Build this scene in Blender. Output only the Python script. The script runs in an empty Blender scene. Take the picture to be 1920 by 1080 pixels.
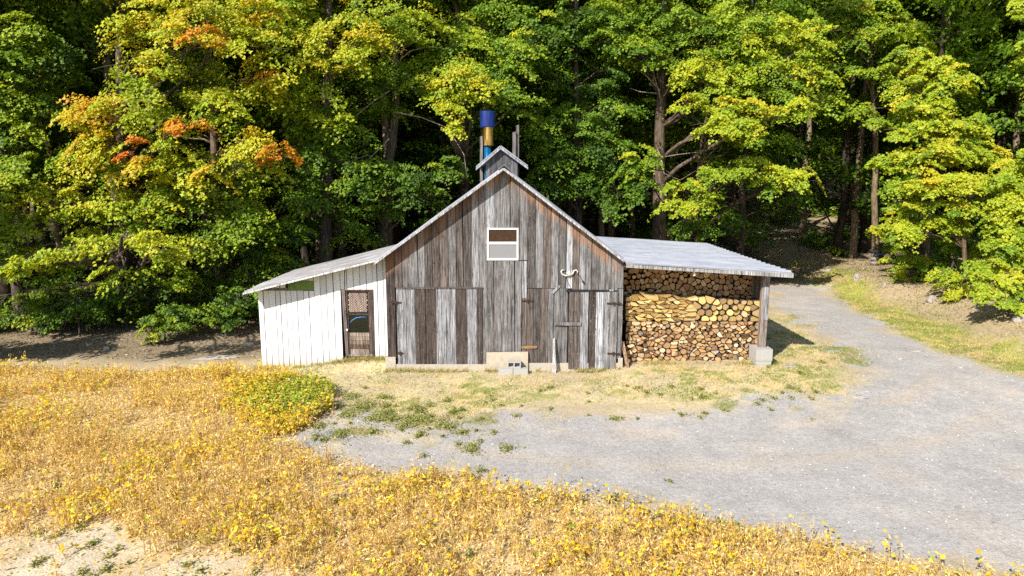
import bpy, math, random
import numpy as np
from mathutils import Vector, Matrix

# ------------------------------------------------------------------ camera, sky, sun, exposure
scene = bpy.context.scene
COL = scene.collection
F = 1280.0; PITCH = math.radians(9.1); CH = 5.87
cam_d = bpy.data.cameras.new("camera"); cam = bpy.data.objects.new("camera", cam_d); COL.objects.link(cam)
cam_d.sensor_width = 36; cam_d.lens = 24.0; cam_d.clip_start = .1; cam_d.clip_end = 2000
cam.location = (0, 0, CH); cam.rotation_euler = (math.pi/2 - PITCH, 0, 0)
scene.camera = cam
SUN = Vector((-2.4, -3.35, 3.15)).normalized()
world = bpy.data.worlds.new("World"); scene.world = world; world.use_nodes = True
wn = world.node_tree
bg = wn.nodes["Background"]; sky = wn.nodes.new("ShaderNodeTexSky"); sky.sky_type = 'NISHITA'
sky.sun_disc = False; sky.sun_elevation = math.asin(SUN.z)
sky.sun_rotation = math.atan2(SUN.x, SUN.y) % (2*math.pi)
sky.altitude = 200; sky.dust_density = .6
wn.links.new(sky.outputs[0], bg.inputs[0]); bg.inputs[1].default_value = .11
sl = bpy.data.lights.new("sun", 'SUN'); sl.energy = 5.0; sl.angle = math.radians(.5); sl.color = (1, .94, .84)
so = bpy.data.objects.new("sun", sl); COL.objects.link(so)
so.rotation_euler = (-SUN).to_track_quat('-Z', 'Y').to_euler(); so.location = (-20, -25, 30)
scene.view_settings.view_transform = 'Standard'; scene.view_settings.look = 'None'
scene.view_settings.exposure = .7; scene.view_settings.gamma = 1
scene.cycles.max_bounces = 6; scene.cycles.transparent_max_bounces = 4
scene.cycles.diffuse_bounces = 3; scene.cycles.glossy_bounces = 2; scene.cycles.transmission_bounces = 3
scene.cycles.use_denoising = False

rnd = random.Random(11)
rng = np.random.default_rng(7)
BASEY = 20.5

# ------------------------------------------------------------------ projection of photo measurements on to real planes
sp, cp = math.sin(PITCH), math.cos(PITCH)
def ray(x, y):
    u = (x-960)/F; v = (540-y)/F
    return np.array([u, v*sp+cp, v*cp-sp])
def P(x, y, Y):
    d = ray(x, y); t = Y/d[1]
    return (d[0]*t, Y, CH+d[2]*t)
def ss(a, b, x):
    t = np.clip((x-a)/(b-a), 0, 1); return t*t*(3-2*t)
def vnoise(x, y, s, seed=0):
    x = np.asarray(x, float)/s; y = np.asarray(y, float)/s
    xi = np.floor(x).astype(np.int64); yi = np.floor(y).astype(np.int64); fx = x-xi; fy = y-yi
    def h(a, b):
        n = (a*374761393 + b*668265263 + seed*1442695041) & 0xffffffff
        n = ((n ^ (n >> 13))*1274126177) & 0xffffffff
        return ((n ^ (n >> 16)) & 0xffff)/65535.
    fx = fx*fx*(3-2*fx); fy = fy*fy*(3-2*fy)
    return (h(xi, yi)*(1-fx)+h(xi+1, yi)*fx)*(1-fy)+(h(xi, yi+1)*(1-fx)+h(xi+1, yi+1)*fx)*fy
def fbm(x, y, s, seed=0, o=3):
    r = 0; a = .5; t = 0
    for i in range(o):
        r = r+a*vnoise(x, y, s/2**i, seed+i*17); t += a; a *= .5
    return r/t
def hgt(X, Y):
    X = np.asarray(X, float); Y = np.asarray(Y, float)
    z = 0.085*np.maximum(0, Y-37)*ss(37, 46, Y)
    z = z + .05*np.maximum(0, Y-23.5)*ss(-7.5, -11, X)*ss(23, 26, Y)*(1-ss(36, 60, Y))
    z = z - .07*ss(-5.2, -8.5, X)*(1-ss(22, 26, Y))
    z = z + .27*np.exp(-((X+4.3)/1.5)**2-((Y-21.3)/1.3)**2)*ss(20.2, 20.95, Y)
    z = z + .2*ss(2.3, 4.6, X)*ss(14, 19, Y)
    edge = 15.3+.6*np.sin(Y*.5)
    z = z + .85*ss(edge+.9, edge+3.6, X)*ss(14, 19, Y)
    amp = .05 + .25*ss(34, 48, Y) + .15*ss(edge+1, edge+4, X) + .12*ss(-8, -11, X)*ss(23, 26, Y)
    flat = 1-np.exp(-((X-1)/7.5)**4-((Y-23)/4.0)**4)
    return z + (fbm(X, Y, 3.0, 5)-.5)*amp*flat + (fbm(X, Y, .5, 9, 2)-.5)*.03
def gp(x, y):
    d = ray(x, y); t = 5.0
    for _ in range(4000):
        p = np.array([0, 0, CH])+d*t
        if p[2] <= hgt(p[0], p[1]) or t > 200: break
        t += .04
    return float(p[0]), float(p[1]), float(hgt(p[0], p[1]))

# ------------------------------------------------------------------ mesh building
class MB:
    def __init__(s): s.v = []; s.f = []; s.c = []; s.m = []
    def add(s, vs, fs, col=(1, 1, 1), mi=0):
        o = len(s.v); s.v += [tuple(map(float, p)) for p in vs]
        for f in fs: s.f.append([o+i for i in f]); s.c.append(col); s.m.append(mi)
    def box(s, a, b, col=(1, 1, 1), mi=0):
        x0, y0, z0 = a; x1, y1, z1 = b
        s.add([(x0,y0,z0),(x1,y0,z0),(x1,y1,z0),(x0,y1,z0),(x0,y0,z1),(x1,y0,z1),(x1,y1,z1),(x0,y1,z1)],
              [(0,3,2,1),(4,5,6,7),(0,1,5,4),(1,2,6,5),(2,3,7,6),(3,0,4,7)], col, mi)
    def prism(s, pts, Y, th, col=(1, 1, 1), mi=0):        # pts (X,Z) counter-clockwise seen from -Y; back at Y+th
        n = len(pts)
        vs = [(p[0], Y, p[1]) for p in pts]+[(p[0], Y+th, p[1]) for p in pts]
        fs = [list(range(n)), list(range(2*n-1, n-1, -1))]+[(i, n+i, n+(i+1) % n, (i+1) % n) for i in range(n)]
        s.add(vs, fs, col, mi)
    def pq(s, px, Y, th, col=(1, 1, 1), mi=0):             # px: list of photo corners on plane Y
        pts = [(P(x, y, Y)[0], P(x, y, Y)[2]) for x, y in px]
        a = sum(pts[i][0]*pts[(i+1) % len(pts)][1]-pts[(i+1) % len(pts)][0]*pts[i][1] for i in range(len(pts)))
        if a < 0: pts.reverse()
        s.prism(pts, Y, th, col, mi)
    def slab(s, p, q, r, t, th, col=(1, 1, 1), mi=0):      # four corners, thickness downwards along normal
        p, q, r, t = map(Vector, (p, q, r, t)); n = (q-p).cross(t-p).normalized()
        if n.z < 0: n = -n
        b = [x-n*th for x in (p, q, r, t)]
        s.add([p, q, r, t]+b, [(0,1,2,3),(7,6,5,4),(0,4,5,1),(1,5,6,2),(2,6,7,3),(3,7,4,0)], col, mi)
    def tube(s, pts, rad, n=8, col=(1, 1, 1), caps=True, mi=0):
        pts = [Vector(p) for p in pts]; k = len(pts)
        if not hasattr(rad, '__len__'): rad = [rad]*k
        vs = []
        for i, p in enumerate(pts):
            d = (pts[min(i+1, k-1)]-pts[max(i-1, 0)]).normalized()
            a = d.cross(Vector((0, 1, 0)) if abs(d.y) < .9 else Vector((1, 0, 0))).normalized(); b = d.cross(a)
            for j in range(n):
                t = 2*math.pi*j/n; vs.append(p+(a*math.cos(t)+b*math.sin(t))*rad[i])
        fs = [(i*n+j, i*n+(j+1) % n, (i+1)*n+(j+1) % n, (i+1)*n+j) for i in range(k-1) for j in range(n)]
        if caps: fs += [list(range(n-1, -1, -1)), list(range((k-1)*n, k*n))]
        s.add(vs, fs, col, mi)
    def build(s, name, mats, parent=None, smooth=False, loc=None):
        me = bpy.data.meshes.new(name); me.from_pydata(s.v, [], s.f)
        if not isinstance(mats, (list, tuple)): mats = [mats]
        for m in mats: me.materials.append(m)
        me.polygons.foreach_set('material_index', s.m)
        ca = me.color_attributes.new('col', 'FLOAT_COLOR', 'CORNER')
        arr = np.ones((len(me.loops), 4), np.float32)
        ar = np.repeat(np.array(s.c, np.float32).reshape(-1, 3), [len(f) for f in s.f], axis=0); arr[:, :3] = ar
        ca.data.foreach_set('color', arr.ravel())
        if smooth: me.shade_smooth()
        return link(name, me, parent, loc)
def link(name, me, parent=None, loc=None):
    o = bpy.data.objects.new(name, me); COL.objects.link(o)
    if parent is not None:
        o.parent = parent; o.matrix_parent_inverse = parent.matrix_basis.inverted()
    if loc is not None:                                    # vertices given in world; re-centre the origin
        me.transform(Matrix.Translation(-Vector(loc))); o.location = loc
    return o
def npmesh(name, V, k, mat, colv, parent=None):           # V (n*k,3) verts of n k-gons, colv (n*k,3)
    n = len(V)//k; me = bpy.data.meshes.new(name)
    me.vertices.add(len(V)); me.vertices.foreach_set('co', np.ascontiguousarray(V, np.float32).ravel())
    me.loops.add(len(V)); me.loops.foreach_set('vertex_index', np.arange(len(V), dtype=np.int32))
    me.polygons.add(n); me.polygons.foreach_set('loop_start', np.arange(0, len(V), k, dtype=np.int32))
    me.update(calc_edges=True); me.shade_flat()
    ca = me.color_attributes.new('col', 'FLOAT_COLOR', 'POINT')
    arr = np.ones((len(V), 4), np.float32); arr[:, :3] = colv; ca.data.foreach_set('color', arr.ravel())
    me.materials.append(mat)
    return link(name, me, parent)
def tag(o, label=None, cat=None, group=None, kind=None):
    if label: o['label'] = label
    if cat: o['category'] = cat
    if group: o['group'] = group
    if kind: o['kind'] = kind
    return o
def empty(name, loc, label, cat, group=None):
    o = bpy.data.objects.new(name, None); COL.objects.link(o); o.location = loc
    return tag(o, label, cat, group)

# ------------------------------------------------------------------ materials
def mat(name):
    m = bpy.data.materials.new(name); m.use_nodes = True; nt = m.node_tree
    return m, nt, nt.nodes["Principled BSDF"]
class N:
    def __init__(s, nt): s.nt = nt
    def new(s, t, **k):
        n = s.nt.nodes.new(t)
        for a, b in k.items(): setattr(n, a, b)
        return n
    def l(s, a, b): s.nt.links.new(a, b)
    def coord(s, scale=(1, 1, 1), kind='Object'):
        tc = s.new('ShaderNodeTexCoord'); mp = s.new('ShaderNodeMapping'); mp.inputs['Scale'].default_value = scale
        s.l(tc.outputs[kind], mp.inputs[0]); return mp.outputs[0]
    def noise(s, vec, scale, detail=4, rough=.6, dist=0):
        n = s.new('ShaderNodeTexNoise'); n.inputs['Scale'].default_value = scale; n.inputs['Detail'].default_value = detail
        n.inputs['Roughness'].default_value = rough; n.inputs['Distortion'].default_value = dist
        s.l(vec, n.inputs['Vector']); return n.outputs['Fac']
    def ramp(s, fac, stops):
        r = s.new('ShaderNodeValToRGB'); e = r.color_ramp.elements
        while len(e) < len(stops): e.new(.5)
        for i, (p, c) in enumerate(stops):
            e[i].position = p; e[i].color = (*(c if hasattr(c, '__len__') else (c, c, c)), 1)
        s.l(fac, r.inputs[0]); return r.outputs[0]
    def mix(s, fac, a, b, mode='MIX'):
        m = s.new('ShaderNodeMix', data_type='RGBA', blend_type=mode)
        for i, x in ((0, fac), (6, a), (7, b)):
            if isinstance(x, (int, float)): m.inputs[i].default_value = x
            elif isinstance(x, tuple): m.inputs[i].default_value = (*x, 1)
            else: s.l(x, m.inputs[i])
        return m.outputs[2]
    def attr(s, n='col'):
        a = s.new('ShaderNodeAttribute'); a.attribute_name = n; return a.outputs['Color']
    def bump(s, h, bsdf, st=.5, d=.01):
        b = s.new('ShaderNodeBump'); b.inputs['Strength'].default_value = st; b.inputs['Distance'].default_value = d
        s.l(h, b.inputs['Height']); s.l(b.outputs[0], bsdf.inputs['Normal'])
def rough(b, r, spec=.3, metal=0):
    b.inputs['Roughness'].default_value = r; b.inputs['Specular IOR Level'].default_value = spec; b.inputs['Metallic'].default_value = metal

def m_wood(name, warm=None):
    m, nt, b = mat(name); n = N(nt)
    c = n.attr(); v = n.coord((22, 22, .7)); g = n.noise(v, 1.5, 6, .72, .5)
    f = n.coord((60, 60, 2.5)); g2 = n.noise(f, 1.0, 3, .7)
    blot = n.noise(n.coord((5, 5, 1.6)), 1.0, 5, .65)
    col = n.mix(1.0, c, n.ramp(g, [(.32, .14), (.42, .52), (.52, .95), (.68, 1.42)]), 'MULTIPLY')
    col = n.mix(1.0, col, n.ramp(g2, [(.34, .42), (.5, 1.0), (.68, 1.45)]), 'MULTIPLY')
    col = n.mix(n.ramp(blot, [(.50, 0.), (.66, .6)]), col, n.mix(1.0, col, (.36, .30, .27), 'MULTIPLY'))
    if warm:                                               # unweathered orange wood in the lee of the roof overhang
        xr, zr, sl_ = warm
        tc = n.new('ShaderNodeTexCoord'); sx = n.new('ShaderNodeSeparateXYZ'); n.l(tc.outputs['Object'], sx.inputs[0])
        def M(op, a, bb=None):
            q = n.new('ShaderNodeMath', operation=op)
            for i, x in enumerate((a, bb)):
                if x is None: continue
                if isinstance(x, (int, float)): q.inputs[i].default_value = x
                else: n.l(x, q.inputs[i])
            return q.outputs[0]
        d = M('SUBTRACT', M('SUBTRACT', zr, M('MULTIPLY', M('ABSOLUTE', M('SUBTRACT', sx.outputs[0], xr)), sl_)), sx.outputs[2])
        d = M('ADD', d, M('MULTIPLY', n.noise(n.coord((9, 9, .8)), 1.0, 3, .6), -.40))
        w = n.mix(1., n.ramp(d, [(.0, .8), (.08, .45), (.2, 0.)]), n.ramp(n.noise(n.coord((6, 6, .5)), 1., 3, .6), [(.4, .15), (.6, 1.)]), 'MULTIPLY')
        col = n.mix(w, col, n.mix(1.0, n.mix(.5, col, (.2, .17, .14)), (1.6, .98, .62), 'MULTIPLY'))
    vo = n.new('ShaderNodeTexVoronoi'); vo.inputs['Scale'].default_value = 1.0; n.l(n.coord((7, 7, 2.6)), vo.inputs['Vector'])
    col = n.mix(n.ramp(vo.outputs['Distance'], [(.05, .85), (.12, 0.)]), col, (.035, .024, .018))
    fl = n.noise(n.coord((38, 38, 16)), 1.0, 2, .5)
    col = n.mix(n.ramp(fl, [(.66, 0.), (.72, .5)]), col, (.45, .43, .41))
    n.l(col, b.inputs['Base Color']); rough(b, .85, .15); n.bump(g, b, .7, .012); return m
def m_paint():
    m, nt, b = mat('white_painted_wood'); n = N(nt); c = n.attr()
    g = n.noise(n.coord((22, 22, 1.5)), 1.5, 4); fk = n.noise(n.coord((14, 14, 5)), 1.0, 5, .7)
    col = n.mix(1., c, n.ramp(g, [(.3, .86), (.6, 1.)]), 'MULTIPLY')
    tc = n.new('ShaderNodeTexCoord'); sx = n.new('ShaderNodeSeparateXYZ'); n.l(tc.outputs['Object'], sx.inputs[0])
    low = n.ramp(sx.outputs[2], [(.1, 1.), (.35, .35), (.7, 0.)])
    col = n.mix(n.mix(.5, low, n.noise(n.coord((6, 6, 3)), 1., 3), 'MULTIPLY'), col, (.46, .42, .36))
    col = n.mix(n.ramp(fk, [(.675, 0.), (.695, .9)]), col, (.09, .08, .075))
    n.l(col, b.inputs['Base Color']); rough(b, .6, .3); n.bump(g, b, .2, .004); return m
def m_roof(name, rust_shade):
    m, nt, b = mat(name); n = N(nt)
    a = n.noise(n.coord((.9, 3.2, 1)), 1.1, 6, .7); s2 = n.noise(n.coord((.5, 20, 1)), 1.0, 4, .7)
    d = n.noise(n.coord((9, 9, 9)), 1.2, 3, .6)
    if rust_shade: col = n.mix(n.ramp(a, [(.36, 0.), (.6, .9)]), (.31, .31, .325), (.16, .145, .14))  # dark patches put dappled tree shade into the colour along with rust
    else: col = n.mix(n.ramp(a, [(.35, 0.), (.65, 1.)]), (.22, .24, .285), (.36, .37, .40))
    col = n.mix(n.ramp(s2, [(.55, 0.), (.75, .5)]), col, (.2, .2, .22))
    col = n.mix(n.ramp(d, [(.68, 0.), (.72, .6)]), col, (.16, .13, .12))
    n.l(col, b.inputs['Base Color']); rough(b, .55, .4, .1); return m
def m_plain(name, c, r=.6, metal=0, var=.25, sc=12, bump=0, spec=.3):
    m, nt, b = mat(name); n = N(nt); a = n.noise(n.coord(), sc, 5, .65)
    col = n.mix(n.ramp(a, [(.3, 0.), (.7, 1.)]), tuple(x*(1-var) for x in c), tuple(min(1, x*(1+var)) for x in c))
    n.l(col, b.inputs['Base Color']); rough(b, r, spec, metal)
    if bump: n.bump(a, b, bump, .02)
    return m
def m_bark():
    m, nt, b = mat('bark'); n = N(nt); g = n.noise(n.coord((9, 9, 1.6)), 1.6, 6, .7, .4); p = n.noise(n.coord((1.2, 1.2, .8)), 1.5, 4)
    col = n.ramp(g, [(.3, (.02, .016, .012)), (.5, (.085, .065, .05)), (.7, (.2, .17, .14))])
    col = n.mix(n.ramp(p, [(.5, 0.), (.68, .5)]), col, (.13, .11, .085)); col = n.mix(1., col, n.attr(), 'MULTIPLY')
    n.l(col, b.inputs['Base Color']); rough(b, .9, .1); n.bump(g, b, .9, .03); return m
def m_leaf(name, trans=.35, r=.5, spec=.35):
    m, nt, b = mat(name); n = N(nt); c = n.attr(); n.l(c, b.inputs['Base Color']); rough(b, r, spec)
    t = n.new('ShaderNodeBsdfTranslucent'); n.l(n.mix(1., c, (1.5, 1.35, .6), 'MULTIPLY'), t.inputs[0])
    mx = n.new('ShaderNodeMixShader'); mx.inputs[0].default_value = trans
    n.l(b.outputs[0], mx.inputs[1]); n.l(t.outputs[0], mx.inputs[2])
    n.l(mx.outputs[0], nt.nodes['Material Output'].inputs[0]); return m
def m_ground():
    m, nt, b = mat('earth_and_gravel'); n = N(nt)
    base = n.attr('col')
    o = n.coord()
    f = n.noise(o, 34, 4, .75); f2 = n.noise(o, 9, 5, .7); f3 = n.noise(o, 1.1, 5, .6); f4 = n.noise(o, 70, 2, .8)
    col = n.mix(1., base, n.ramp(f, [(.25, .62), (.5, 1.), (.75, 1.35)]), 'MULTIPLY')
    col = n.mix(1., col, n.ramp(f2, [(.3, .78), (.5, 1.), (.72, 1.2)]), 'MULTIPLY')
    col = n.mix(1., col, n.ramp(f3, [(.3, .88), (.7, 1.12)]), 'MULTIPLY')
    vo = n.new('ShaderNodeTexVoronoi'); vo.inputs['Scale'].default_value = 26; n.l(o, vo.inputs['Vector'])
    col = n.mix(n.ramp(vo.outputs['Distance'], [(.12, .8), (.2, 0.)]), col, n.mix(n.ramp(f4, [(.5, 0.), (.56, 1.)]), n.mix(1., base, (.5, .48, .46), 'MULTIPLY'), n.mix(1., base, (1.5, 1.5, 1.45), 'MULTIPLY')))
    n.l(col, b.inputs['Base Color']); rough(b, .95, .1)
    h = n.mix(.5, f, vo.outputs['Distance']); n.bump(h, b, .5, .03); return m
def m_logend():
    m, nt, b = mat('split_log_end'); n = N(nt); c = n.attr(); o = n.coord()
    g = n.noise(n.coord((1, .15, 1)), 24, 4, .7); g3 = n.noise(n.coord((60, .3, 60)), 1., 2, .6)
    col = n.mix(1., c, n.ramp(g, [(.3, .6), (.5, 1.), (.7, 1.22)]), 'MULTIPLY')
    col = n.mix(1., col, n.ramp(g3, [(.35, .8), (.6, 1.08)]), 'MULTIPLY')
    n.l(col, b.inputs['Base Color']); rough(b, .85, .15); n.bump(g, b, .5, .01); return m

WXR = P(944, 540, BASEY)[0]
WOOD = m_wood('weathered_wood', (WXR, P(944, 318, BASEY)[2], .80)); WOODP = m_wood('weathered_plank')
PAINT = m_paint(); ROOF = m_roof('galvanised_roof', False); ROOFR = m_roof('rust_and_shade_roof', True)
DARK = m_plain('interior_shade', (.012, .010, .009), .9); CONC = m_plain('concrete', (.40, .355, .29), .9, 0, .2, 18, .4)
BLOCK = m_plain('cinder_block', (.36, .35, .33), .95, 0, .15, 40, .5); TAN = m_plain('tan_board', (.42, .36, .28), .8, 0, .16, 9, .2)
BARK = m_bark(); LEAF = m_leaf('maple_leaf'); DRY = m_leaf('dry_plant', .25, .7, .15); GROUND = m_ground(); LOGEND = m_logend()
LOGBARK = m_plain('log_bark', (.07, .048, .035), .95, 0, .5, 30, .7)

def m_pipe(name, a, b2, r1, metal, soot=.5):
    m, nt, b = mat(name); n = N(nt); g = n.noise(n.coord((16, 16, 1.2)), 1., 4, .7); g2 = n.noise(n.coord((5, 5, 9)), 1., 4, .7)
    col = n.mix(n.ramp(g, [(.38, 0.), (.62, 1.)]), a, b2); col = n.mix(n.ramp(g2, [(.5, 0.), (.75, soot)]), col, (.02, .015, .012))
    n.l(col, b.inputs['Base Color']); rough(b, r1, .4, metal); n.bump(g2, b, .3, .02); return m
BLUE = m_pipe('blue_steel', (.003, .012, .10), (.008, .04, .24), .5, .2); BLUE2 = m_pipe('blue_pipe', (.004, .06, .2), (.01, .25, .55), .35, .5)
BRASS = m_pipe('gilded_steel', (.14, .07, .02), (.75, .47, .15), .24, .95)
WHITE = m_plain('white_frame', (.74, .74, .72), .5, 0, .06, 15)
RUST = m_plain('rusty_iron', (.055, .03, .022), .8, .3, .4, 30, .3); ORUST = m_plain('orange_rust', (.24, .14, .06), .8, 0, .5, 22, .3)
GREENP = m_plain('green_paint', (.14, .22, .055), .6, 0, .2, 8); BONE = m_plain('bone', (.50, .47, .43), .7, 0, .15, 20)
ROCK = m_plain('pale_stone', (.33, .30, .27), .9, 0, .3, 5, .6); TUBEB = m_plain('blue_tubing', (.03, .2, .5), .4)
m_, nt_, b_ = mat('dark_glass'); b_.inputs['Base Color'].default_value = (.012, .014, .012, 1); rough(b_, .08, .6); GLASS = m_
SCREEN = m_plain('insect_screen', (.21, .21, .22), .7, 0, .12, 60); BROWNGL = m_plain('brown_pane', (.045, .022, .012), .25, 0, .5, 18)

# ------------------------------------------------------------------ ground zones (photo outlines laid on the terrain)
def poly(pts): return np.array([gp(x, y)[:2] for x, y in pts])
def sdist(poly_, X, Y):                                    # signed distance, positive inside
    X = np.asarray(X, float); Y = np.asarray(Y, float)
    d = np.full(X.shape, 1e9); ins = np.zeros(X.shape, bool); n = len(poly_)
    for i in range(n):
        ax, ay = poly_[i]; bx, by = poly_[(i+1) % n]; ex, ey = bx-ax, by-ay
        t = np.clip(((X-ax)*ex+(Y-ay)*ey)/(ex*ex+ey*ey+1e-12), 0, 1)
        d = np.minimum(d, np.hypot(X-ax-t*ex, Y-ay-t*ey))
        c = ((ay > Y) != (by > Y)) & (X < (bx-ax)*(Y-ay)/((by-ay) if by != ay else 1e-12)+ax); ins ^= c
    return np.where(ins, d, -d)
Z_GRAVEL = poly([(510,835),(575,795),(640,762),(700,772),(790,800),(900,775),(1000,770),(1100,772),(1250,782),(1350,770),(1450,738),(1585,742),(1600,700),(1575,660),(1500,612),(1462,580),(1448,536),(1500,530),(1545,540),(1600,580),(1690,632),(1800,672),(1925,712),(2300,840),(2500,1100),(1700,1075),(1500,1025),(1400,1000),(1250,970),(1100,935),(950,905),(850,882),(700,885),(560,850)])
Z_FIELD = poly([(-400,700),(0,692),(200,700),(430,694),(560,706),(628,742),(600,790),(520,830),(600,858),(700,890),(850,888),(950,912),(1100,938),(1250,965),(1400,994),(1550,1020),(1750,1056),(1950,1100),(2000,1200),(-800,1200)])
Z_SOIL = poly([(-400,985),(0,990),(200,1000),(350,1030),(520,1060),(650,1090),(500,1150),(-400,1150)])
Z_TRACK = poly([(560,835),(700,790),(800,810),(1000,800),(1100,850),(1000,900),(850,885),(600,858)])
Z_PATCH = poly([(432,724),(500,712),(570,716),(628,742),(618,770),(585,798),(540,822),(470,800),(430,760)])
Z_GRASSY = poly([(470,690),(560,715),(640,738),(720,790),(640,830),(800,810),(980,760),(1200,755),(1400,750),(1590,735),(1590,690),(1560,655),(1460,590),(1445,640),(1400,690),(1160,702),(740,702),(640,690),(560,695)])
Z_VERGE = poly([(1440,500),(1500,527),(1550,542),(1640,605),(1760,660),(1925,712),(2200,800),(2200,740),(1960,670),(1850,640),(1740,600),(1650,555),(1600,510),(1560,470),(1450,470)])
def zones(X, Y):
    nz = (fbm(X, Y, 1.4, 31)-.5)*1.5; nf = (fbm(X, Y, .35, 77)-.5)*.7
    w = lambda z, s=.12, a=1.: ss(-s, s, sdist(z, X, Y)+(nz+nf)*a)
    gravel = w(Z_GRAVEL, .4, 1.3); field = w(Z_FIELD, .3, .5); soil = w(Z_SOIL, .3, .7)*field
    grassy = w(Z_GRASSY, 1.0, 1.6)*(1-field); verge = w(Z_VERGE, .4, .8); track = w(Z_TRACK, .5)
    forest = np.clip(ss(24.0, 27.0, Y+nz*.6)*ss(-5.5, -8, X)+ss(36.5, 40, Y+nz)+ss(-24, -28, X)+ss(18.5, 19.5, X+nz*.5)*ss(17, 20, Y), 0, 1)
    return gravel, field, soil, grassy, verge, track, forest
def ground_color(X, Y):
    gravel, field, soil, grassy, verge, track, forest = zones(X, Y)
    L = lambda a, b, t: a*(1-t[..., None])+np.array(b)*t[..., None]
    n1 = fbm(X, Y, 1.0, 41); n2 = fbm(X, Y, .22, 43, 2); n3 = fbm(X, Y, 2.6, 47)
    c = np.zeros(X.shape+(3,))+np.array([.43, .35, .23])               # dry earth and straw
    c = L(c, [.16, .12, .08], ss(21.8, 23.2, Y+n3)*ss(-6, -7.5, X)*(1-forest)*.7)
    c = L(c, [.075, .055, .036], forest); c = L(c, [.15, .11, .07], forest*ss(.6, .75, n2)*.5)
    c = L(c, [.62, .50, .27], grassy*ss(.2, .6, n1*.6+n2*.4)*.9)
    c = L(c, [.27, .27, .08], grassy*ss(.50, .62, n1*.55+n2*.45)*.85)
    c = L(c, [.36, .28, .17], ss(15.5, 17, X)); c = L(c, [.34, .33, .07], verge*(1-forest)*.85); c = L(c, [.44, .31, .17], verge*ss(.5, .62, n1)*.7)
    g = np.array([.372, .350, .332])[None]*(.92+.16*n3[..., None])
    g = g*(1-(ss(.56, .7, n3)*.35)[..., None])+np.array([.44, .38, .31])*(ss(.56, .7, n3)*.35)[..., None]
    rr2 = np.hypot(X-3.5, (Y-27)*1.0); tr = np.exp(-((rr2-11.8)/.35)**2)+np.exp(-((rr2-13.6)/.3)**2)
    tr = tr*ss(.35, .6, fbm(X, Y, 1.1, 88)); g = g*(1-.45*tr[..., None])+np.array([.47, .39, .30])*.45*tr[..., None]
    st = ss(.5, .7, fbm(X, Y, .5, 66))*ss(-2.2, .3, sdist(Z_GRASSY, X, Y))*.75; g = g*(1-st[..., None])+np.array([.50, .41, .26])*st[..., None]
    gw = np.clip(gravel-grassy*ss(.42, .6, n1*.5+n2*.5)*.0, 0, 1)
    c = c*(1-gw[..., None])+g*gw[..., None]
    lone = ss(.60, .66, fbm(X, Y, .9, 59))*gw*ss(.3, .9, grassy+ss(-1.6, .2, sdist(Z_GRASSY, X, Y)))
    c = L(c, [.26, .24, .09], lone*.8)
    c = L(c, [.52, .39, .20], field); c = L(c, [.34, .24, .12], field*ss(.5, .65, n2)*.5); c = L(c, [.54, .45, .32], soil*ss(.25, .5, n1))
    return c

def axis(lo, hi, fine_lo, fine_hi, step, grow=1.16):
    a = list(np.arange(fine_lo, fine_hi+1e-6, step)); s_ = step
    while a[-1] < hi: s_ *= grow; a.append(a[-1]+s_)
    s_ = step; pre = []; x = fine_lo
    while x > lo: s_ *= grow; x -= s_; pre.append(x)
    return np.array(pre[::-1]+a)
gx = axis(-400, 400, -19, 22, .12); gy = axis(-120, 500, 8.5, 44, .12)
GX, GY = np.meshgrid(gx, gy); GZ = hgt(GX, GY)
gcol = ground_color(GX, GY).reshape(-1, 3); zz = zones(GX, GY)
nx, ny = len(gx), len(gy)
V = np.stack([GX, GY, GZ], -1).reshape(-1, 3)
ii = (np.arange(ny-1)[:, None]*nx+np.arange(nx-1)[None]).ravel()
quads = np.stack([ii, ii+1, ii+nx+1, ii+nx], 1)
fm = zz[1].reshape(-1)[quads].mean(1) > .5; gm = (zz[0].reshape(-1)[quads].mean(1) > .5) & ~fm
def sub_sheet(name, mask, label, kind='structure'):
    q = quads[mask]; u, inv = np.unique(q.ravel(), return_inverse=True)
    me = bpy.data.meshes.new(name); me.vertices.add(len(u)); me.vertices.foreach_set('co', V[u].astype(np.float32).ravel())
    me.loops.add(inv.size); me.loops.foreach_set('vertex_index', inv.astype(np.int32).ravel())
    me.polygons.add(len(q)); me.polygons.foreach_set('loop_start', np.arange(0, inv.size, 4, dtype=np.int32))
    me.update(calc_edges=True); me.shade_smooth(); ca = me.color_attributes.new('col', 'FLOAT_COLOR', 'POINT')
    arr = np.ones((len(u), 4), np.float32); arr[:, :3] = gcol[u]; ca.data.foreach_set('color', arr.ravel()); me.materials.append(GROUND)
    o = link(name, me); tag(o, label, None, None, kind); return o
tag(sub_sheet('ground', ~gm & ~fm, 'earth under dry grass, leaf litter and forest'), None, 'ground')
tag(sub_sheet('gravel_road', gm, 'pale grey gravel yard and drive curving behind the wood shelter'), None, 'road')
tag(sub_sheet('field_ground', fm, 'dry straw covered soil of the bean field'), None, 'field')

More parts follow.
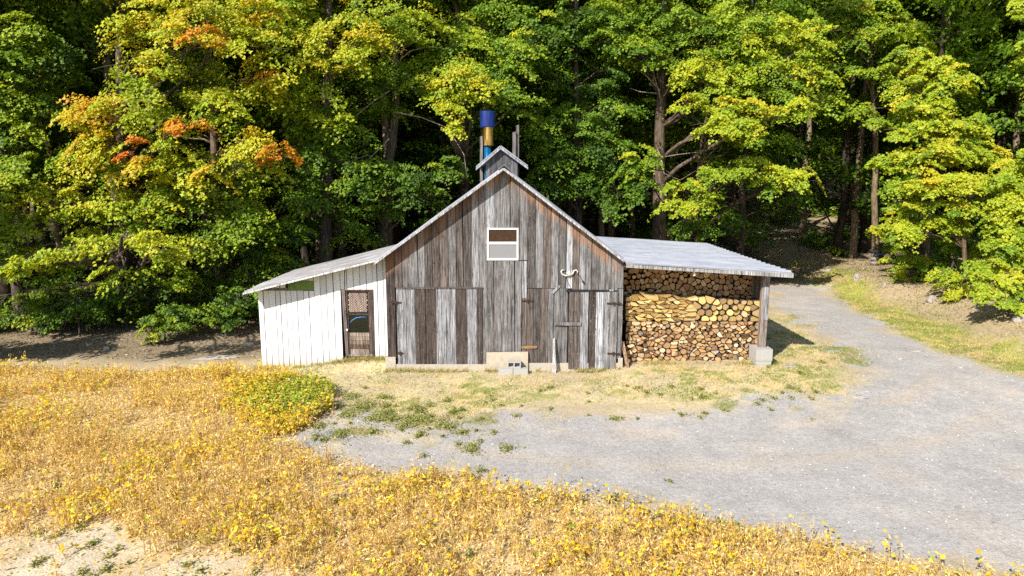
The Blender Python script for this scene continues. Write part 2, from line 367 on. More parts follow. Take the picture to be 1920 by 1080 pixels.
# ------------------------------------------------------------------ barn
def jit(c, a=.12):
    k = 1+rnd.uniform(-a, a); return tuple(max(0, x*k) for x in c)
GREY = (.188, .180, .180); LGREY = (.27, .27, .285); DBROWN = (.082, .064, .056); BROWN = (.132, .108, .096); PALE = (.40, .41, .435)
APX = P(944, 318, BASEY); ROOFL = P(703, 491, BASEY); ROOFR_ = P(1169, 487, BASEY)
def roof_z(X):
    if X < APX[0]: return APX[2]+(X-APX[0])*(APX[2]-ROOFL[2])/(APX[0]-ROOFL[0])
    return APX[2]+(X-APX[0])*(ROOFR_[2]-APX[2])/(ROOFR_[0]-APX[0])
def boards(mb, x0, x1, ytop, ybot, cols, Y=BASEY, w=14, th=.025, ref=None, ragged=.012, topf=None):
    yr = ref or 590
    X0, X1 = P(x0, yr, Y)[0], P(x1, yr, Y)[0]; n = max(1, round((x1-x0)/w))
    cuts = [X0+(X1-X0)*i/n+(rnd.uniform(-.022, .022) if 0 < i < n else 0) for i in range(n+1)]
    prev = 0
    for i in range(n):
        gl, gr = [(rnd.choice((.003, .006, .011)), rnd.choice((.004, .006, .010))), (.009, .009)][Y > 21]; a, b = cuts[i]+gl, cuts[i+1]-gr
        lean = rnd.uniform(-.008, .008)
        zb = P(x0, ybot, Y)[2]+rnd.uniform(-ragged, ragged)
        if ytop is None: za, zb2 = (topf or roof_z)(a)-.02, (topf or roof_z)(b)-.02
        else: za = zb2 = P(x0, ytop, Y)[2]+rnd.uniform(-.006, .006)
        dy = rnd.uniform(-.007, .007); c = cols[i % len(cols)] if isinstance(cols, list) and len(cols) == n else rnd.choice(cols)
        pts = [(a, zb), (b, zb), (b+lean, zb2), (a+lean, za)]
        if ytop is None and a < APX[0] < b and not topf: pts = [(a, zb), (b, zb), (b, zb2), (APX[0], roof_z(APX[0])-.02), (a, za)]
        mb.prism(pts, Y-th+dy, th, jit(c))
MIXG = [GREY, GREY, GREY, BROWN, (.24, .234, .238), (.15, .14, .137), (.10, .088, .082)]
barn = empty('sugar_shack', (APX[0], 25, 0), 'weathered grey board sugar shack with steep gable roof, roof cupola and blue stovepipe', 'barn')
w = MB()
boards(w, 725, 742, None, 672, [DBROWN, BROWN], w=17)
boards(w, 742, 899, None, 539, MIXG+[DBROWN, BROWN], w=14)
boards(w, 899, 914, None, 684, [GREY], w=15)
boards(w, 913, 928, None, 427, [PALE], w=15)
boards(w, 928, 973, None, 427, MIXG, w=15)
boards(w, 913, 978, 489, 659, MIXG, w=13)
boards(w, 978, 988, 489, 558, [LGREY], w=10); boards(w, 978, 988, 559, 683, [BROWN], w=10)
boards(w, 973, 988, None, 487, [GREY], w=15)
boards(w, 988, 1060, None, 540, MIXG, w=14)
boards(w, 1060, 1072, None, 540, [PALE], w=12)
boards(w, 1072, 1157, None, 544, MIXG+[LGREY], w=13)
boards(w, 1157, 1167, None, 540, [GREY], w=10)
boards(w, 988, 1064, 541, 683, MIXG+[DBROWN, BROWN, BROWN], w=13)
boards(w, 1158, 1167, 541, 672, [GREY, BROWN], w=9)
w.build('front_wall', WOOD, barn)
XL, XR = P(726, 590, BASEY)[0], P(1166, 590, BASEY)[0]; BD = 9.3
w = MB(); ez = roof_z(XL)-.05; ezr = roof_z(XR)-.05
w.box((XL+.02, BASEY+.003, .1), (XR-.02, BASEY+.02, min(ez, ezr)))      # black sheet standing in for the unlit interior behind the gaps
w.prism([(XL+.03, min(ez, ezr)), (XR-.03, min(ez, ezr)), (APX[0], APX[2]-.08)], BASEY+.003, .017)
w.build('gap_shade_sheet', DARK, barn)
w = MB(); w2 = MB()
for k in range(40):
    y0 = BASEY+.03+BD*k/40; y1 = y0+BD/40-.006
    w.box((XL, y0, .0), (XL+.025, y1, ez), jit(rnd.choice(MIXG))); w2.box((XR-.025, y0, .0), (XR, y1, ezr), jit(rnd.choice(MIXG)))
w.build('side_wall', WOODP, barn); w2.build('side_wall', WOODP, barn)
w = MB(); 
for k in range(34):
    a = XL+(XR-XL)*k/34; b_2 = a+(XR-XL)/34-.006
    w.prism([(a, 0), (b_2, 0), (b_2, roof_z(b_2)-.05), (a, roof_z(a)-.05)], BASEY+BD+.03, .025, jit(rnd.choice(MIXG)))
w.build('rear_wall', WOODP, barn)

def corr(p, q, r, s, amp=.014, period=.3, along='v', mats=None, name='roof', parent=None, th=.03):
    """corrugated sheet with corners p q (front edge) s r (rear edge); waves run along the v (front-back) or u direction"""
    p, q, r, s = map(Vector, (p, q, r, s)); nrm = (q-p).cross(s-p).normalized()
    if nrm.z < 0: nrm = -nrm
    L = (s-p).length if along == 'v' else (q-p).length
    n = int(L/period*14); m_ = 6; vs = []; fs = []
    for i in range(n+1):
        t = i/n; off = amp*(2.2*math.exp(-(((L*t/period) % 1-.5)/.09)**2)-.4)+ (0.006 if int(L*t/.9) % 2 else 0)
        for j in range(m_+1):
            u = j/m_
            a, b = (u, t) if along == 'v' else (t, u)
            pt = p.lerp(q, a).lerp(s.lerp(r, a), b)
            sag = (vnoise(pt.x, pt.y, 1.1, 3)-.5)*.03
            vs.append(pt+nrm*(off+sag))
    for i in range(n):
        for j in range(m_):
            a = i*(m_+1)+j; fs.append((a, a+1, a+m_+2, a+m_+1))
    k = len(vs); vs2 = vs+[v-nrm*th for v in vs]; fs2 = fs+[tuple(k+x for x in f[::-1]) for f in fs]
    border = [j for j in range(m_)], 
    for j in range(m_): 
        fs2.append((j+1, j, k+j, k+j+1)); a = n*(m_+1)+j; fs2.append((a, a+1, k+a+1, k+a))
    for i in range(n):
        a = i*(m_+1); fs2.append((a, a+m_+1, k+a+m_+1, k+a)); a += m_; fs2.append((a+m_+1, a, k+a, k+a+m_+1))
    mb = MB(); mb.add(vs2, fs2); return mb.build(name, mats, parent, smooth=False)
YF = BASEY-.36
tipL = P(701, 491, YF); tipR = P(1170, 486, YF); rid = P(944, 313, YF)
yb = BASEY+BD+.3
def back(p, y=yb): return (p[0], y, p[2])
corr(tipL, rid, back(rid), back(tipL), mats=ROOF, parent=barn, along='v')
corr(rid, tipR, back(tipR), back(rid), mats=ROOF, parent=barn, along='v')
w = MB()
for a, b in ((tipL, rid), (rid, tipR)):                    # rake boards and trim
    a, b = Vector(a), Vector(b); dn = Vector((0, 0, -.035)); e = Vector((0, 0, -.095))
    w.add([a+dn+Vector((0,-.01,0)), b+dn+Vector((0,-.01,0)), b+e+Vector((0,-.01,0)), a+e+Vector((0,-.01,0)), a+dn+Vector((0,.03,0)), b+dn+Vector((0,.03,0)), b+e+Vector((0,.03,0)), a+e+Vector((0,.03,0))],
          [(0,3,2,1),(4,5,6,7),(0,1,5,4),(1,2,6,5),(2,3,7,6),(3,0,4,7)], (.42, .40, .40))
w.build('rake_trim', WOODP, barn)
w = MB(); r_ = Vector(rid)
w.slab(r_+Vector((-.16, -.03, -.07)), r_+Vector((.02, -.03, .055)), (r_.x+.02, yb, r_.z+.055), (r_.x-.16, yb, r_.z-.07), .008)
w.slab(r_+Vector((.02, -.03, .055)), r_+Vector((.17, -.03, -.065)), (r_.x+.17, yb, r_.z-.065), (r_.x+.02, yb, r_.z+.055), .008)
w.build('ridge_cap', ROOF, barn)
# doors on the front
d = MB()
boards(d, 744, 778, 542, 686, [LGREY], w=17, Y=BASEY-.03, ragged=.008); boards(d, 778, 818, 542, 686, [DBROWN], w=20, Y=BASEY-.03)
boards(d, 818, 855, 542, 686, [LGREY], w=18, Y=BASEY-.03); boards(d, 855, 875, 542, 685, [DBROWN], w=20, Y=BASEY-.03)
boards(d, 875, 895, 542, 684, [LGREY], w=20, Y=BASEY-.03); boards(d, 895, 905, 542, 683, [DBROWN], w=10, Y=BASEY-.03)
dl = tag(d.build('barn_door', WOODP, barn), 'wide left barn door with alternating pale and dark boards')
def strap(parent, x0, x1, y, Y, m=RUST, nm='hinge', h=3.2):
    s = MB(); s.pq([(x0, y-h/2), (x1, y-h/2+.8), (x1, y+h/2), (x0, y+h/2)], Y, .012)
    s.pq([((x0+x1)/2-2, y-h), ((x0+x1)/2+1, y-h), ((x0+x1)/2+1, y+h*1.3), ((x0+x1)/2-2, y+h*1.3)], Y-.012, .011)
    s.build(nm, m, parent)
strap(dl, 733, 752, 567, BASEY-.085); strap(dl, 745, 756, 662, BASEY-.085)
s = MB(); s.pq([(743, 539.3), (905, 538.6), (905, 541.2), (743, 542)], BASEY-.07, .03, (.12, .1, .09)); s.build('lintel_trim', WOODP, barn)
d = MB()
for a, b, c in ((1066, 1088, BROWN), (1088, 1103, LGREY), (1104, 1117, DBROWN), (1117, 1131, PALE), (1131, 1143, LGREY), (1143, 1157, GREY)):
    boards(d, a, b, 547, 692, [c], w=(b-a)/(2 if b-a > 18 else 1), Y=BASEY-.035)
dr = tag(d.build('barn_door', WOODP, barn), 'right barn door of mixed brown and pale boards with strap hinges')
strap(dr, 1138, 1166, 569, BASEY-.09); strap(dr, 1139, 1163, 663, BASEY-.09)
s = MB(); s.pq([(1040, 604), (1090, 605), (1090, 611), (1040, 610)], BASEY-.10, .035, GREY); s.build('latch_bar', WOODP, dr)
s = MB(); s.pq([(1062, 543), (1143, 544), (1143, 547), (1062, 547)], BASEY-.08, .05, (.03, .028, .03)); s.pq([(1143, 543), (1150, 543), (1150, 546), (1143, 546)], BASEY-.08, .04, PALE); s.build('door_track', WOODP, barn)
s = MB(); s.pq([(1033, 549), (1047, 534), (1051, 537), (1037, 552)], BASEY-.06, .025, LGREY); s.build('turn_block', WOODP, barn)
strap(barn, 979, 1001, 564, BASEY-.055)
s = MB(); s.pq([(977, 650), (990, 648), (1008, 649), (1007, 653), (990, 654), (978, 653)], BASEY-.06, .02); s.build('hasp', ORUST, barn)
# gable window
wf = MB(); Yw = BASEY-.045
for q in ([(913, 427.5), (972, 427.5), (972, 430.5), (913, 430.5)], [(913, 484.5), (972, 484.5), (972, 488), (913, 488)], [(913, 430.5), (916, 430.5), (916, 484.5), (913, 484.5)],
          [(969, 430.5), (972, 430.5), (972, 484.5), (969, 484.5)], [(916, 453.5), (969, 453.5), (969, 458), (916, 458)]): wf.pq(q, Yw, .04)
wo = wf.build('window', WHITE, barn)
s = MB(); s.pq([(916, 430.5), (969, 430.5), (969, 453.5), (916, 453.5)], BASEY-.012, .01); s.build('pane', BROWNGL, wo)
s = MB(); s.pq([(916, 458), (969, 458), (969, 484.5), (916, 484.5)], BASEY-.02, .01); s.build('insect_screen', SCREEN, wo)
# foundation
f = MB()
f.box((XL-.08, BASEY-.07, -.2), (P(912, 690, BASEY)[0], BASEY+.2, P(0, 682, BASEY)[2])); f.box((P(988, 690, BASEY)[0], BASEY-.05, -.2), (XR-.02, BASEY+.2, P(0, 680, BASEY)[2]))
f.box((P(912, 690, BASEY)[0], BASEY-.06, -.2), (P(988, 690, BASEY)[0], BASEY+.2, .05))
f.box((XL-.08, BASEY-.09, -.2), (P(743, 690, BASEY)[0], BASEY-.07, P(0, 668, BASEY)[2]))
f.box((P(1158, 690, BASEY)[0], BASEY-.07, -.2), (XR+.05, BASEY-.05, P(0, 670, BASEY)[2]))
f.build('foundation', CONC, barn)
s = MB(); s.pq([(912, 661), (990, 660), (990, 694), (912, 694)], BASEY-.11, .05); s.build('entry_panel', TAN, barn)
# cupola
YC = 22.6; cup = MB()
cL, cR = P(911, 330, YC)[0], P(970, 330, YC)[0]; ca = P(939, 276, YC); czl = P(911, 302, YC)[2]; czr = P(970, 300, YC)[2]
n = 9
for i in range(n):
    a = cL+(cR-cL)*i/n+.003; b = cL+(cR-cL)*(i+1)/n-.003
    tz = lambda x: (ca[2]+(x-ca[0])*(ca[2]-czl)/(ca[0]-cL)) if x < ca[0] else (ca[2]+(x-ca[0])*(czr-ca[2])/(cR-ca[0]))
    pts = [(a, APX[2]-.6), (b, APX[2]-.6), (b, tz(b)-.04), (a, tz(a)-.04)]
    if a < ca[0] < b: pts.insert(3, (ca[0], ca[2]-.04))
    cup.prism(pts, YC, .02, jit((.13, .128, .138), .3))
cup.box((cL, YC+.03, APX[2]-.6), (cL+.02, YC+2.6, czl-.1), GREY); cup.box((cR-.02, YC+.03, APX[2]-.6), (cR, YC+2.6, czr-.1), GREY)
cu = cup.build('cupola', WOODP, barn)
tl, tr, tp = P(892, 312, YC-.2), P(990, 310, YC-.2), P(938.5, 272, YC-.2)
r1 = MB(); bk = lambda p: (p[0], YC+2.8, p[2])
r1.slab(tl, tp, bk(tp), bk(tl), .03); r1.slab(tp, tr, bk(tr), bk(tp), .03); r1.build('cupola_roof', ROOF, cu)
r1 = MB()
for a, b in ((tl, tp), (tp, tr)):
    a, b = Vector(a), Vector(b); k1 = Vector((0, .01, -.05)); k2 = Vector((0, .01, -.13)); k3 = Vector((0, .04, 0))
    r1.add([a+k1, b+k1, b+k2, a+k2, a+k1+k3, b+k1+k3, b+k2+k3, a+k2+k3], [(0,3,2,1),(4,5,6,7),(0,1,5,4),(1,2,6,5),(2,3,7,6),(3,0,4,7)], (.35, .36, .4))
r1.build('rake_trim', WOODP, cu)
for (x0, x1, yt, Yp) in ((900, 905, 255, 24.4), (961, 967, 247, 24.4), (967.5, 973, 234, 24.5)):
    s = MB(); s.pq([(x0, 350), (x1, 350), (x1, yt), (x0, yt+1)], Yp, .06, (.2, .175, .165)); s.build('vent_board', WOODP, cu)
YP = 25.4
def pxr(px): return px/F*YP
s = MB(); c = P(914, 272, YP); s.tube([(c[0], YP, APX[2]-1.2), (c[0], YP, c[2]-.003)], pxr(6.3), 24); pipe = s.build('stovepipe', BLUE2, barn, True)
s = MB(); c0 = P(915, 272, YP); c1 = P(915, 238, YP); s.tube([(c0[0], YP, c0[2]), (c0[0], YP, c0[2]+.05), (c1[0], YP, c1[2])], pxr(10), 28)
s.tube([(c0[0], YP, c0[2]+.055), (c0[0], YP, c0[2]+.085)], pxr(10.6), 28); s.tube([(c0[0], YP, c0[2]-.02), (c0[0], YP, c0[2]+.01)], pxr(10.6), 28)
o = s.build('pipe_sleeve', BRASS, pipe)
s = MB(); c0 = P(914.3, 239, YP); c1 = P(914.3, 209, YP); s.tube([(c0[0], YP, c0[2]), (c0[0], YP, c0[2]+.03), (c1[0], YP, c1[2]-.02), (c1[0], YP, c1[2])], [pxr(13.2), pxr(13.7), pxr(13.9), pxr(13.3)], 28)
s.build('pipe_cap', BLUE, pipe)

# ------------------------------------------------------------------ white lean-to
YS = 21.05
shed = empty('lean_to_shed', P(600, 640, YS), 'white painted board lean-to shed on the left side of the grey barn', 'shed')
YE = YS-.62
e0 = P(455, 548, YE); e1 = P(712, 484, YE)
e1 = (XL-.02, YE, e0[2]+(e1[2]-e0[2])*(XL-.02-e0[0])/(e1[0]-e0[0]))
def shed_z(X): return e0[2]+(e1[2]-e0[2])*(X-e0[0])/(e1[0]-e0[0])-.07
W1 = (.72, .72, .735); w = MB()
boards(w, 487, 539, None, 694, [W1], YS, 11, ref=600, topf=shed_z); boards(w, 539, 592, 545, 694, [W1], YS, 11, ref=600); boards(w, 592, 641, None, 694, [W1, (.74, .75, .77)], YS, 11, ref=600, topf=shed_z)
boards(w, 641, 701, None, 543, [W1], YS, 11, ref=600, topf=shed_z); boards(w, 701, 731, None, 694, [W1], YS, 10.5, ref=600, topf=shed_z)
boards(w, 539, 592, None, 525.6, [(.72, .73, .75)], YS, 11, ref=600, topf=shed_z)
w.build('front_wall', PAINT, shed)
sx0 = P(487, 600, YS)[0]; sx1 = P(731, 600, YS)[0]
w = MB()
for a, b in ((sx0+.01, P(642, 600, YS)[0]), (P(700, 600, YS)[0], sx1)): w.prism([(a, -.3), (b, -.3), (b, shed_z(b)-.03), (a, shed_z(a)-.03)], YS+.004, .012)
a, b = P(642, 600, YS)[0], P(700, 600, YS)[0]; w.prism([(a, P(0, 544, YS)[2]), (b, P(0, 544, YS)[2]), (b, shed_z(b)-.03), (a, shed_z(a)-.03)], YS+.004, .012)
w.build('gap_shade_sheet', DARK, shed)  # black sheet paints the indoor shade seen between the boards
w = MB(); SD = 4.3
for k in range(26):
    y0 = YS+.02+SD*k/26; w.box((sx0, y0, -.3), (sx0+.022, y0+SD/26-.004, shed_z(sx0)-.02), jit(W1, .04))
w.build('side_wall', PAINT, shed); w = MB()
w.prism([(sx0+.03, -.2), (XL-.03, -.2), (XL-.03, shed_z(XL-.03)-.04), (sx0+.03, shed_z(sx0+.03)-.04)], YS+SD, .02, W1)
w.build('rear_wall', PAINT, shed)
bkp = lambda p: (p[0], YE+SD+.7, p[2])
corr(e0, e1, bkp(e1), bkp(e0), mats=ROOFR, parent=shed, along='v', period=.26, amp=.016)
w = MB(); a, b = Vector(e0), Vector(e1); k1 = Vector((0, -.004, -.022)); k2 = Vector((0, -.004, -.075)); k3 = Vector((0, .03, 0))
w.add([a+k1, b+k1, b+k2, a+k2, a+k1+k3, b+k1+k3, b+k2+k3, a+k2+k3], [(0,3,2,1),(4,5,6,7),(0,1,5,4),(1,2,6,5),(2,3,7,6),(3,0,4,7)], (.62, .6, .6)); w.build('fascia', WOODP, shed)
w = MB(); w.pq([(540, 526), (591, 524.5), (591, 544), (540, 545)], YS-.01, .02)
for xx in (552, 565, 578): w.pq([(xx, 526.5), (xx+1, 526.5), (xx+1, 543.6), (xx, 543.6)], YS-.016, .006)
w.build('painted_shutter', GREENP, shed)
w = MB(); w.pq([(488, 540), (539, 540), (539, 545), (488, 545)], YS-.032, .01, (.2, .19, .19)); w.build('dark_batten', WOODP, shed); w = MB(); w.pq([(645.5, 502), (647, 502), (647, 543), (645.5, 543)], YS-.033, .008, (.12, .12, .12)); w.build('dark_batten', WOODP, shed)
# its door
dd = MB(); Yd = YS-.02; DC = (.085, .062, .052)
dd.pq([(640, 543), (646, 543), (654, 668), (648, 668)], Yd-.03, .05, (.16, .13, .12)); dd.pq([(694, 543), (699.5, 543), (703, 668), (698, 668)], Yd-.03, .05, DC)
dd.pq([(646, 543), (694, 543), (694, 546), (646, 546)], Yd-.025, .045, (.12, .06, .04)); dd.pq([(646, 546), (651, 546), (657, 665), (654, 665)], Yd, .03, DC)
dd.pq([(690, 546), (694, 546), (698, 665), (693, 665)], Yd, .03, (.11, .08, .07)); dd.pq([(651, 588), (690, 588), (690.5, 591), (651, 591)], Yd, .03, DC); dd.pq([(654, 664), (698, 664), (698, 668), (654, 668)], Yd-.01, .04, (.3, .27, .24))
do = dd.build('shed_door', WOODP, shed)
g = MB(); g.pq([(646, 546), (694, 546), (699, 667), (653, 667)], Yd+.035, .01); g.build('pane', GLASS, do)
lt = MB()                                                   # diagonal lattice screen
xa, xb, ya, yb_ = 651.5, 690, 547, 587.5; st = 4.1
pA = P(xa, ya, Yd); pB = P(xb, yb_, Yd); X0, X1, Z0, Z1 = pA[0], pB[0], pB[2], pA[2]
for sgn in (1, -1):
    kx = -3.0
    while kx < 3:
        pts = []
        for t in np.linspace(-2, 2, 81):
            x = (X0+X1)/2+kx+t*sgn; z = (Z0+Z1)/2+t
            if X0 <= x <= X1 and Z0 <= z <= Z1: pts.append((x, Yd+.004+(.012 if sgn > 0 else 0), z))
        if len(pts) > 1:
            a, b = pts[0], pts[-1]; h = .011
            lt.prism([(a[0]-h*sgn, a[2]+h), (a[0]+h*sgn, a[2]-h), (b[0]+h*sgn, b[2]-h), (b[0]-h*sgn, b[2]+h)][::(1 if sgn > 0 else -1)], a[1], .009, (.36, .28, .24))
        kx += .078
lt.build('lattice', WOODP, do)
pl = MB()
for k, (y0, y1, c) in enumerate(((624, 631, (.34, .27, .21)), (631.5, 638, (.30, .24, .19)), (638.5, 646, (.24, .18, .14)), (646.5, 654, (.13, .09, .07)), (654.5, 663.5, (.34, .28, .23)))):
    pl.pq([(655.5, y0), (691.5, y0), (692.5, y1), (656.5, y1)], Yd+.008, .022, c)
pl.build('lower_panel', WOODP, do)
kb = MB(); c = P(651, 618, Yd-.02); kb.tube([(c[0], c[1]-.05, c[2]), (c[0], c[1]+.02, c[2])], .03, 12); kb.build('knob', WHITE, do)
hs = MB(); pts = [P(x, y, Yd+.028) for x, y in ((656.5, 605), (661, 600), (668, 596), (677, 594.5), (688, 594.5))]; hs.tube(pts, .013, 8)
tag(hs.build('hose', TUBEB, None, True), 'bright blue hose curving inside the white shed door opening', 'hose')

# ------------------------------------------------------------------ wood shelter
YR = 20.05
sh = empty('wood_shelter', P(1300, 680, 21), 'open lean-to wood shelter with pale metal roof beside the barn', 'shelter')
f0 = P(1165, 492, YR); f1 = P(1488, 512, YR)
f0 = (XR+.02, YR, f1[2]+(f0[2]-f1[2])*(XR+.02-f1[0])/(f0[0]-f1[0]))
def sz(X): return f1[2]+(f0[2]-f1[2])*(X-f1[0])/(f0[0]-f1[0])
DEP = 9.4
corr(f0, f1, (f1[0], YR+DEP, f1[2]), (f0[0], YR+DEP, f0[2]), mats=ROOF, parent=sh, along='v', period=.42, amp=.026)
w = MB(); a, b = Vector(f0), Vector(f1); k1 = Vector((0, .0, -.035)); k2 = Vector((0, .0, -.145)); k3 = Vector((0, .04, 0))
w.add([a+k1, b+k1, b+k2, a+k2, a+k1+k3, b+k1+k3, b+k2+k3, a+k2+k3], [(0,3,2,1),(4,5,6,7),(0,1,5,4),(1,2,6,5),(2,3,7,6),(3,0,4,7)], (.34, .33, .32))
w.build('fascia', WOODP, sh)
w = MB()
for k in range(8):                                         # rafters
    y = YR+.3+k*1.2; w.add([Vector((f0[0], y, f0[2]-.09)), Vector((f1[0]-.1, y, sz(f1[0]-.1)-.09)), Vector((f1[0]-.1, y, sz(f1[0]-.1)-.17)), Vector((f0[0], y, f0[2]-.17)),
      Vector((f0[0], y+.05, f0[2]-.09)), Vector((f1[0]-.1, y+.05, sz(f1[0]-.1)-.09)), Vector((f1[0]-.1, y+.05, sz(f1[0]-.1)-.17)), Vector((f0[0], y+.05, f0[2]-.17))],
      [(0,3,2,1),(4,5,6,7),(0,1,5,4),(1,2,6,5),(2,3,7,6),(3,0,4,7)], BROWN)
w.build('rafters', WOODP, sh)
YPO = 20.5
w = MB(); t = P(1437.5, 518, YPO); b = P(1429, 655, YPO); hw = .105
w.add([(b[0]-hw, YPO, b[2]), (b[0]+hw, YPO, b[2]), (b[0]+hw, YPO+.16, b[2]), (b[0]-hw, YPO+.16, b[2]),
       (t[0]-hw*1.1, YPO, sz(t[0])-.15), (t[0]+hw*1.1, YPO, sz(t[0])-.17), (t[0]+hw*1.1, YPO+.16, sz(t[0])-.17), (t[0]-hw*1.1, YPO+.16, sz(t[0])-.15)],
      [(0,3,2,1),(4,5,6,7),(0,1,5,4),(1,2,6,5),(2,3,7,6),(3,0,4,7)], (.27, .22, .19)); po = w.build('post', WOODP, sh)
w = MB(); w.pq([(1433, 537), (1442, 536), (1441, 600), (1432, 600)], YPO-.02, .018, LGREY); w.build('weathered_splice', WOODP, po)
XW = t[0]+.02; w = MB()
for k in range(40):                                        # boarded side wall
    y0 = YPO+.18+k*.21; w.box((XW-.02, y0, .0), (XW+.005, y0+.203, sz(XW)-.10), jit(rnd.choice([(.2, .15, .11), (.25, .19, .14), BROWN]), .2))
w.build('side_wall', WOODP, sh)
w = MB(); w.box((XR+.02, 22.9, 0), (XW-.03, 22.93, sz(XW)-.1), (.04, .03, .025)); w.build('partition', WOODP, sh)
pier = MB(); a = P(1417, 684, 20.25); b = P(1449, 654, 20.25)
zt = P(0, 655, 20.25)[2]; pier.box((a[0], 20.25, -.05), (b[0]-.02, 20.85, .37)); pier.box((a[0]-.012, 20.235, .373), (b[0], 20.865, zt)); 
tag(pier.build('concrete_pier', BLOCK), 'pale concrete pier block under the outer post of the wood shelter', 'pier')
w = MB(); 
for (x0, x1, dy) in ((1176, 1300, 0), (1300, 1372, .04), (1372, 1406, -.02)):
    A, B = P(x0, 684, 20.75), P(x1, 684, 20.75); w.box((A[0], 20.7+dy, .1), (B[0]-.02, 21.6, P(0, 681, 20.75)[2]), (.27, .2, .16))
w.build('sill_timber', WOODP, sh)
lamp = MB(); c = P(1302, 515, 20.2); lamp.tube([(c[0], 20.2, c[2]-.03), (c[0], 20.2, c[2]+.02), (c[0], 20.2, c[2]+.10)], [.035, .04, .025], 12)
lamp.tube([(c[0], 20.2, c[2]+.10), (c[0], 20.2, c[2]+.16)], .012, 6)
lo = tag(lamp.build('light_fixture', WHITE, None), 'small pale light fixture hanging under the front eave of the wood shelter', 'light')

# ------------------------------------------------------------------ firewood
def voronoi(pts, box, sx=1.0):
    out = []; P2 = [(x/sx, y) for x, y in pts]; bx = [(box[0]/sx, box[1]), (box[2]/sx, box[1]), (box[2]/sx, box[3]), (box[0]/sx, box[3])]
    for i, (x, y) in enumerate(P2):
        pl = bx
        nb = sorted(range(len(P2)), key=lambda j: (P2[j][0]-x)**2+(P2[j][1]-y)**2)[1:22]
        for j in nb:
            qx, qy = P2[j]; mx, my = (x+qx)/2, (y+qy)/2; dx, dy = qx-x, qy-y; new = []
            for k in range(len(pl)):
                a, b = pl[k], pl[(k+1) % len(pl)]; da = (a[0]-mx)*dx+(a[1]-my)*dy; db = (b[0]-mx)*dx+(b[1]-my)*dy
                if da <= 0: new.append(a)
                if da*db < 0: t = da/(da-db); new.append((a[0]+(b[0]-a[0])*t, a[1]+(b[1]-a[1])*t))
            pl = new
            if len(pl) < 3: break
        out.append([(a*sx, b) for a, b in pl])
    return out
def log_outline(cell, kind):
    cx = sum(p[0] for p in cell)/len(cell); cz = sum(p[1] for p in cell)/len(cell)
    n = len(cell)
    pts = []
    # resample and shrink
    for i in range(n):
        a, b = cell[i], cell[(i+1) % n]; L = math.hypot(b[0]-a[0], b[1]-a[1]); k = max(1, int(L/.03))
        for q in range(k): pts.append((a[0]+(b[0]-a[0])*q/k, a[1]+(b[1]-a[1])*q/k))
    its = {'round': 6, 'split': 1, 'half-round': 2}[kind]
    for _ in range(its): pts = [((pts[i-1][0]+pts[i][0]*2+pts[(i+1) % len(pts)][0])/4, (pts[i-1][1]+pts[i][1]*2+pts[(i+1) % len(pts)][1])/4) for i in range(len(pts))]
    s_ = rnd.uniform(.84, .99)
    pts = [(cx+(x-cx)*s_, cz+(z-cz)*s_) for x, z in pts]
    if kind == 'round':
        r = sum(math.hypot(x-cx, z-cz) for x, z in pts)/len(pts)
        pts = [(cx+(x-cx)*(.4+.6*r/max(.001, math.hypot(x-cx, z-cz))), cz+(z-cz)*(.4+.6*r/max(.001, math.hypot(x-cx, z-cz)))) for x, z in pts]
    return pts, cx, cz
TONES = [((.50, .32, .16), 'tan'), ((.58, .42, .25), 'pale'), ((.46, .27, .12), 'golden brown'), ((.30, .17, .085), 'brown'), ((.48, .27, .14), 'reddish tan'), ((.32, .27, .23), 'greyish'), ((.12, .08, .06), 'dark'), ((.64, .49, .32), 'creamy')]
TW = [8, 5, 5, 3, 4, 1.2, 1, 2]
def add_log(mb, pts, cx, cz, Y, L, col):
    n = len(pts); tilt = (rnd.uniform(-.45, .45), rnd.uniform(-.5, .2))
    fr = [(x, Y+(x-cx)*tilt[0]+(z-cz)*tilt[1], z) for x, z in pts]
    sh_ = (rnd.uniform(-.01, .01), rnd.uniform(-.01, .01)); bk_ = [(cx+(x-cx)*.93+sh_[0], Y+L, cz+(z-cz)*.93+sh_[1]) for x, z in pts]
    o = len(mb.v); ring = [(cx+(x-cx)*.93, y-.006, cz+(z-cz)*.93) for x, y, z in fr]
    mb.v += [tuple(map(float, v)) for v in ring+fr+bk_]
    mb.f.append([o+i for i in range(n)]); mb.c.append(col); mb.m.append(0)
    for i in range(n):
        j = (i+1) % n; mb.f.append([o+i, o+n+i, o+n+j, o+j]); mb.c.append(tuple(c*.55 for c in col)); mb.m.append(0)
        mb.f.append([o+n+i, o+2*n+i, o+2*n+j, o+n+j]); mb.c.append(tuple(c*.7 for c in col)); mb.m.append(1)
    mb.f.append([o+2*n+i for i in range(n-1, -1, -1)]); mb.c.append(col); mb.m.append(0)
ORD = ['bottom', 'second', 'third', 'fourth', 'fifth', 'sixth', 'seventh', 'eighth', 'ninth', 'tenth', 'eleventh', 'twelfth', 'thirteenth', 'fourteenth', 'fifteenth', 'sixteenth', 'seventeenth', 'eighteenth', 'nineteenth', 'twentieth', 'twenty-first', 'twenty-second', 'twenty-third', 'twenty-fourth']
COLN = ['first']+ORD[1:]
YL = 20.92
Lx0 = P(1174, 620, YL)[0]; Lx1 = P(1424, 620, YL)[0]; Lz0 = P(0, 681, YL)[2]; Lz1 = P(0, 602, YL)[2]
ROWS, COLS = 13, 18
pts = []; idx = []; ITEMS = []
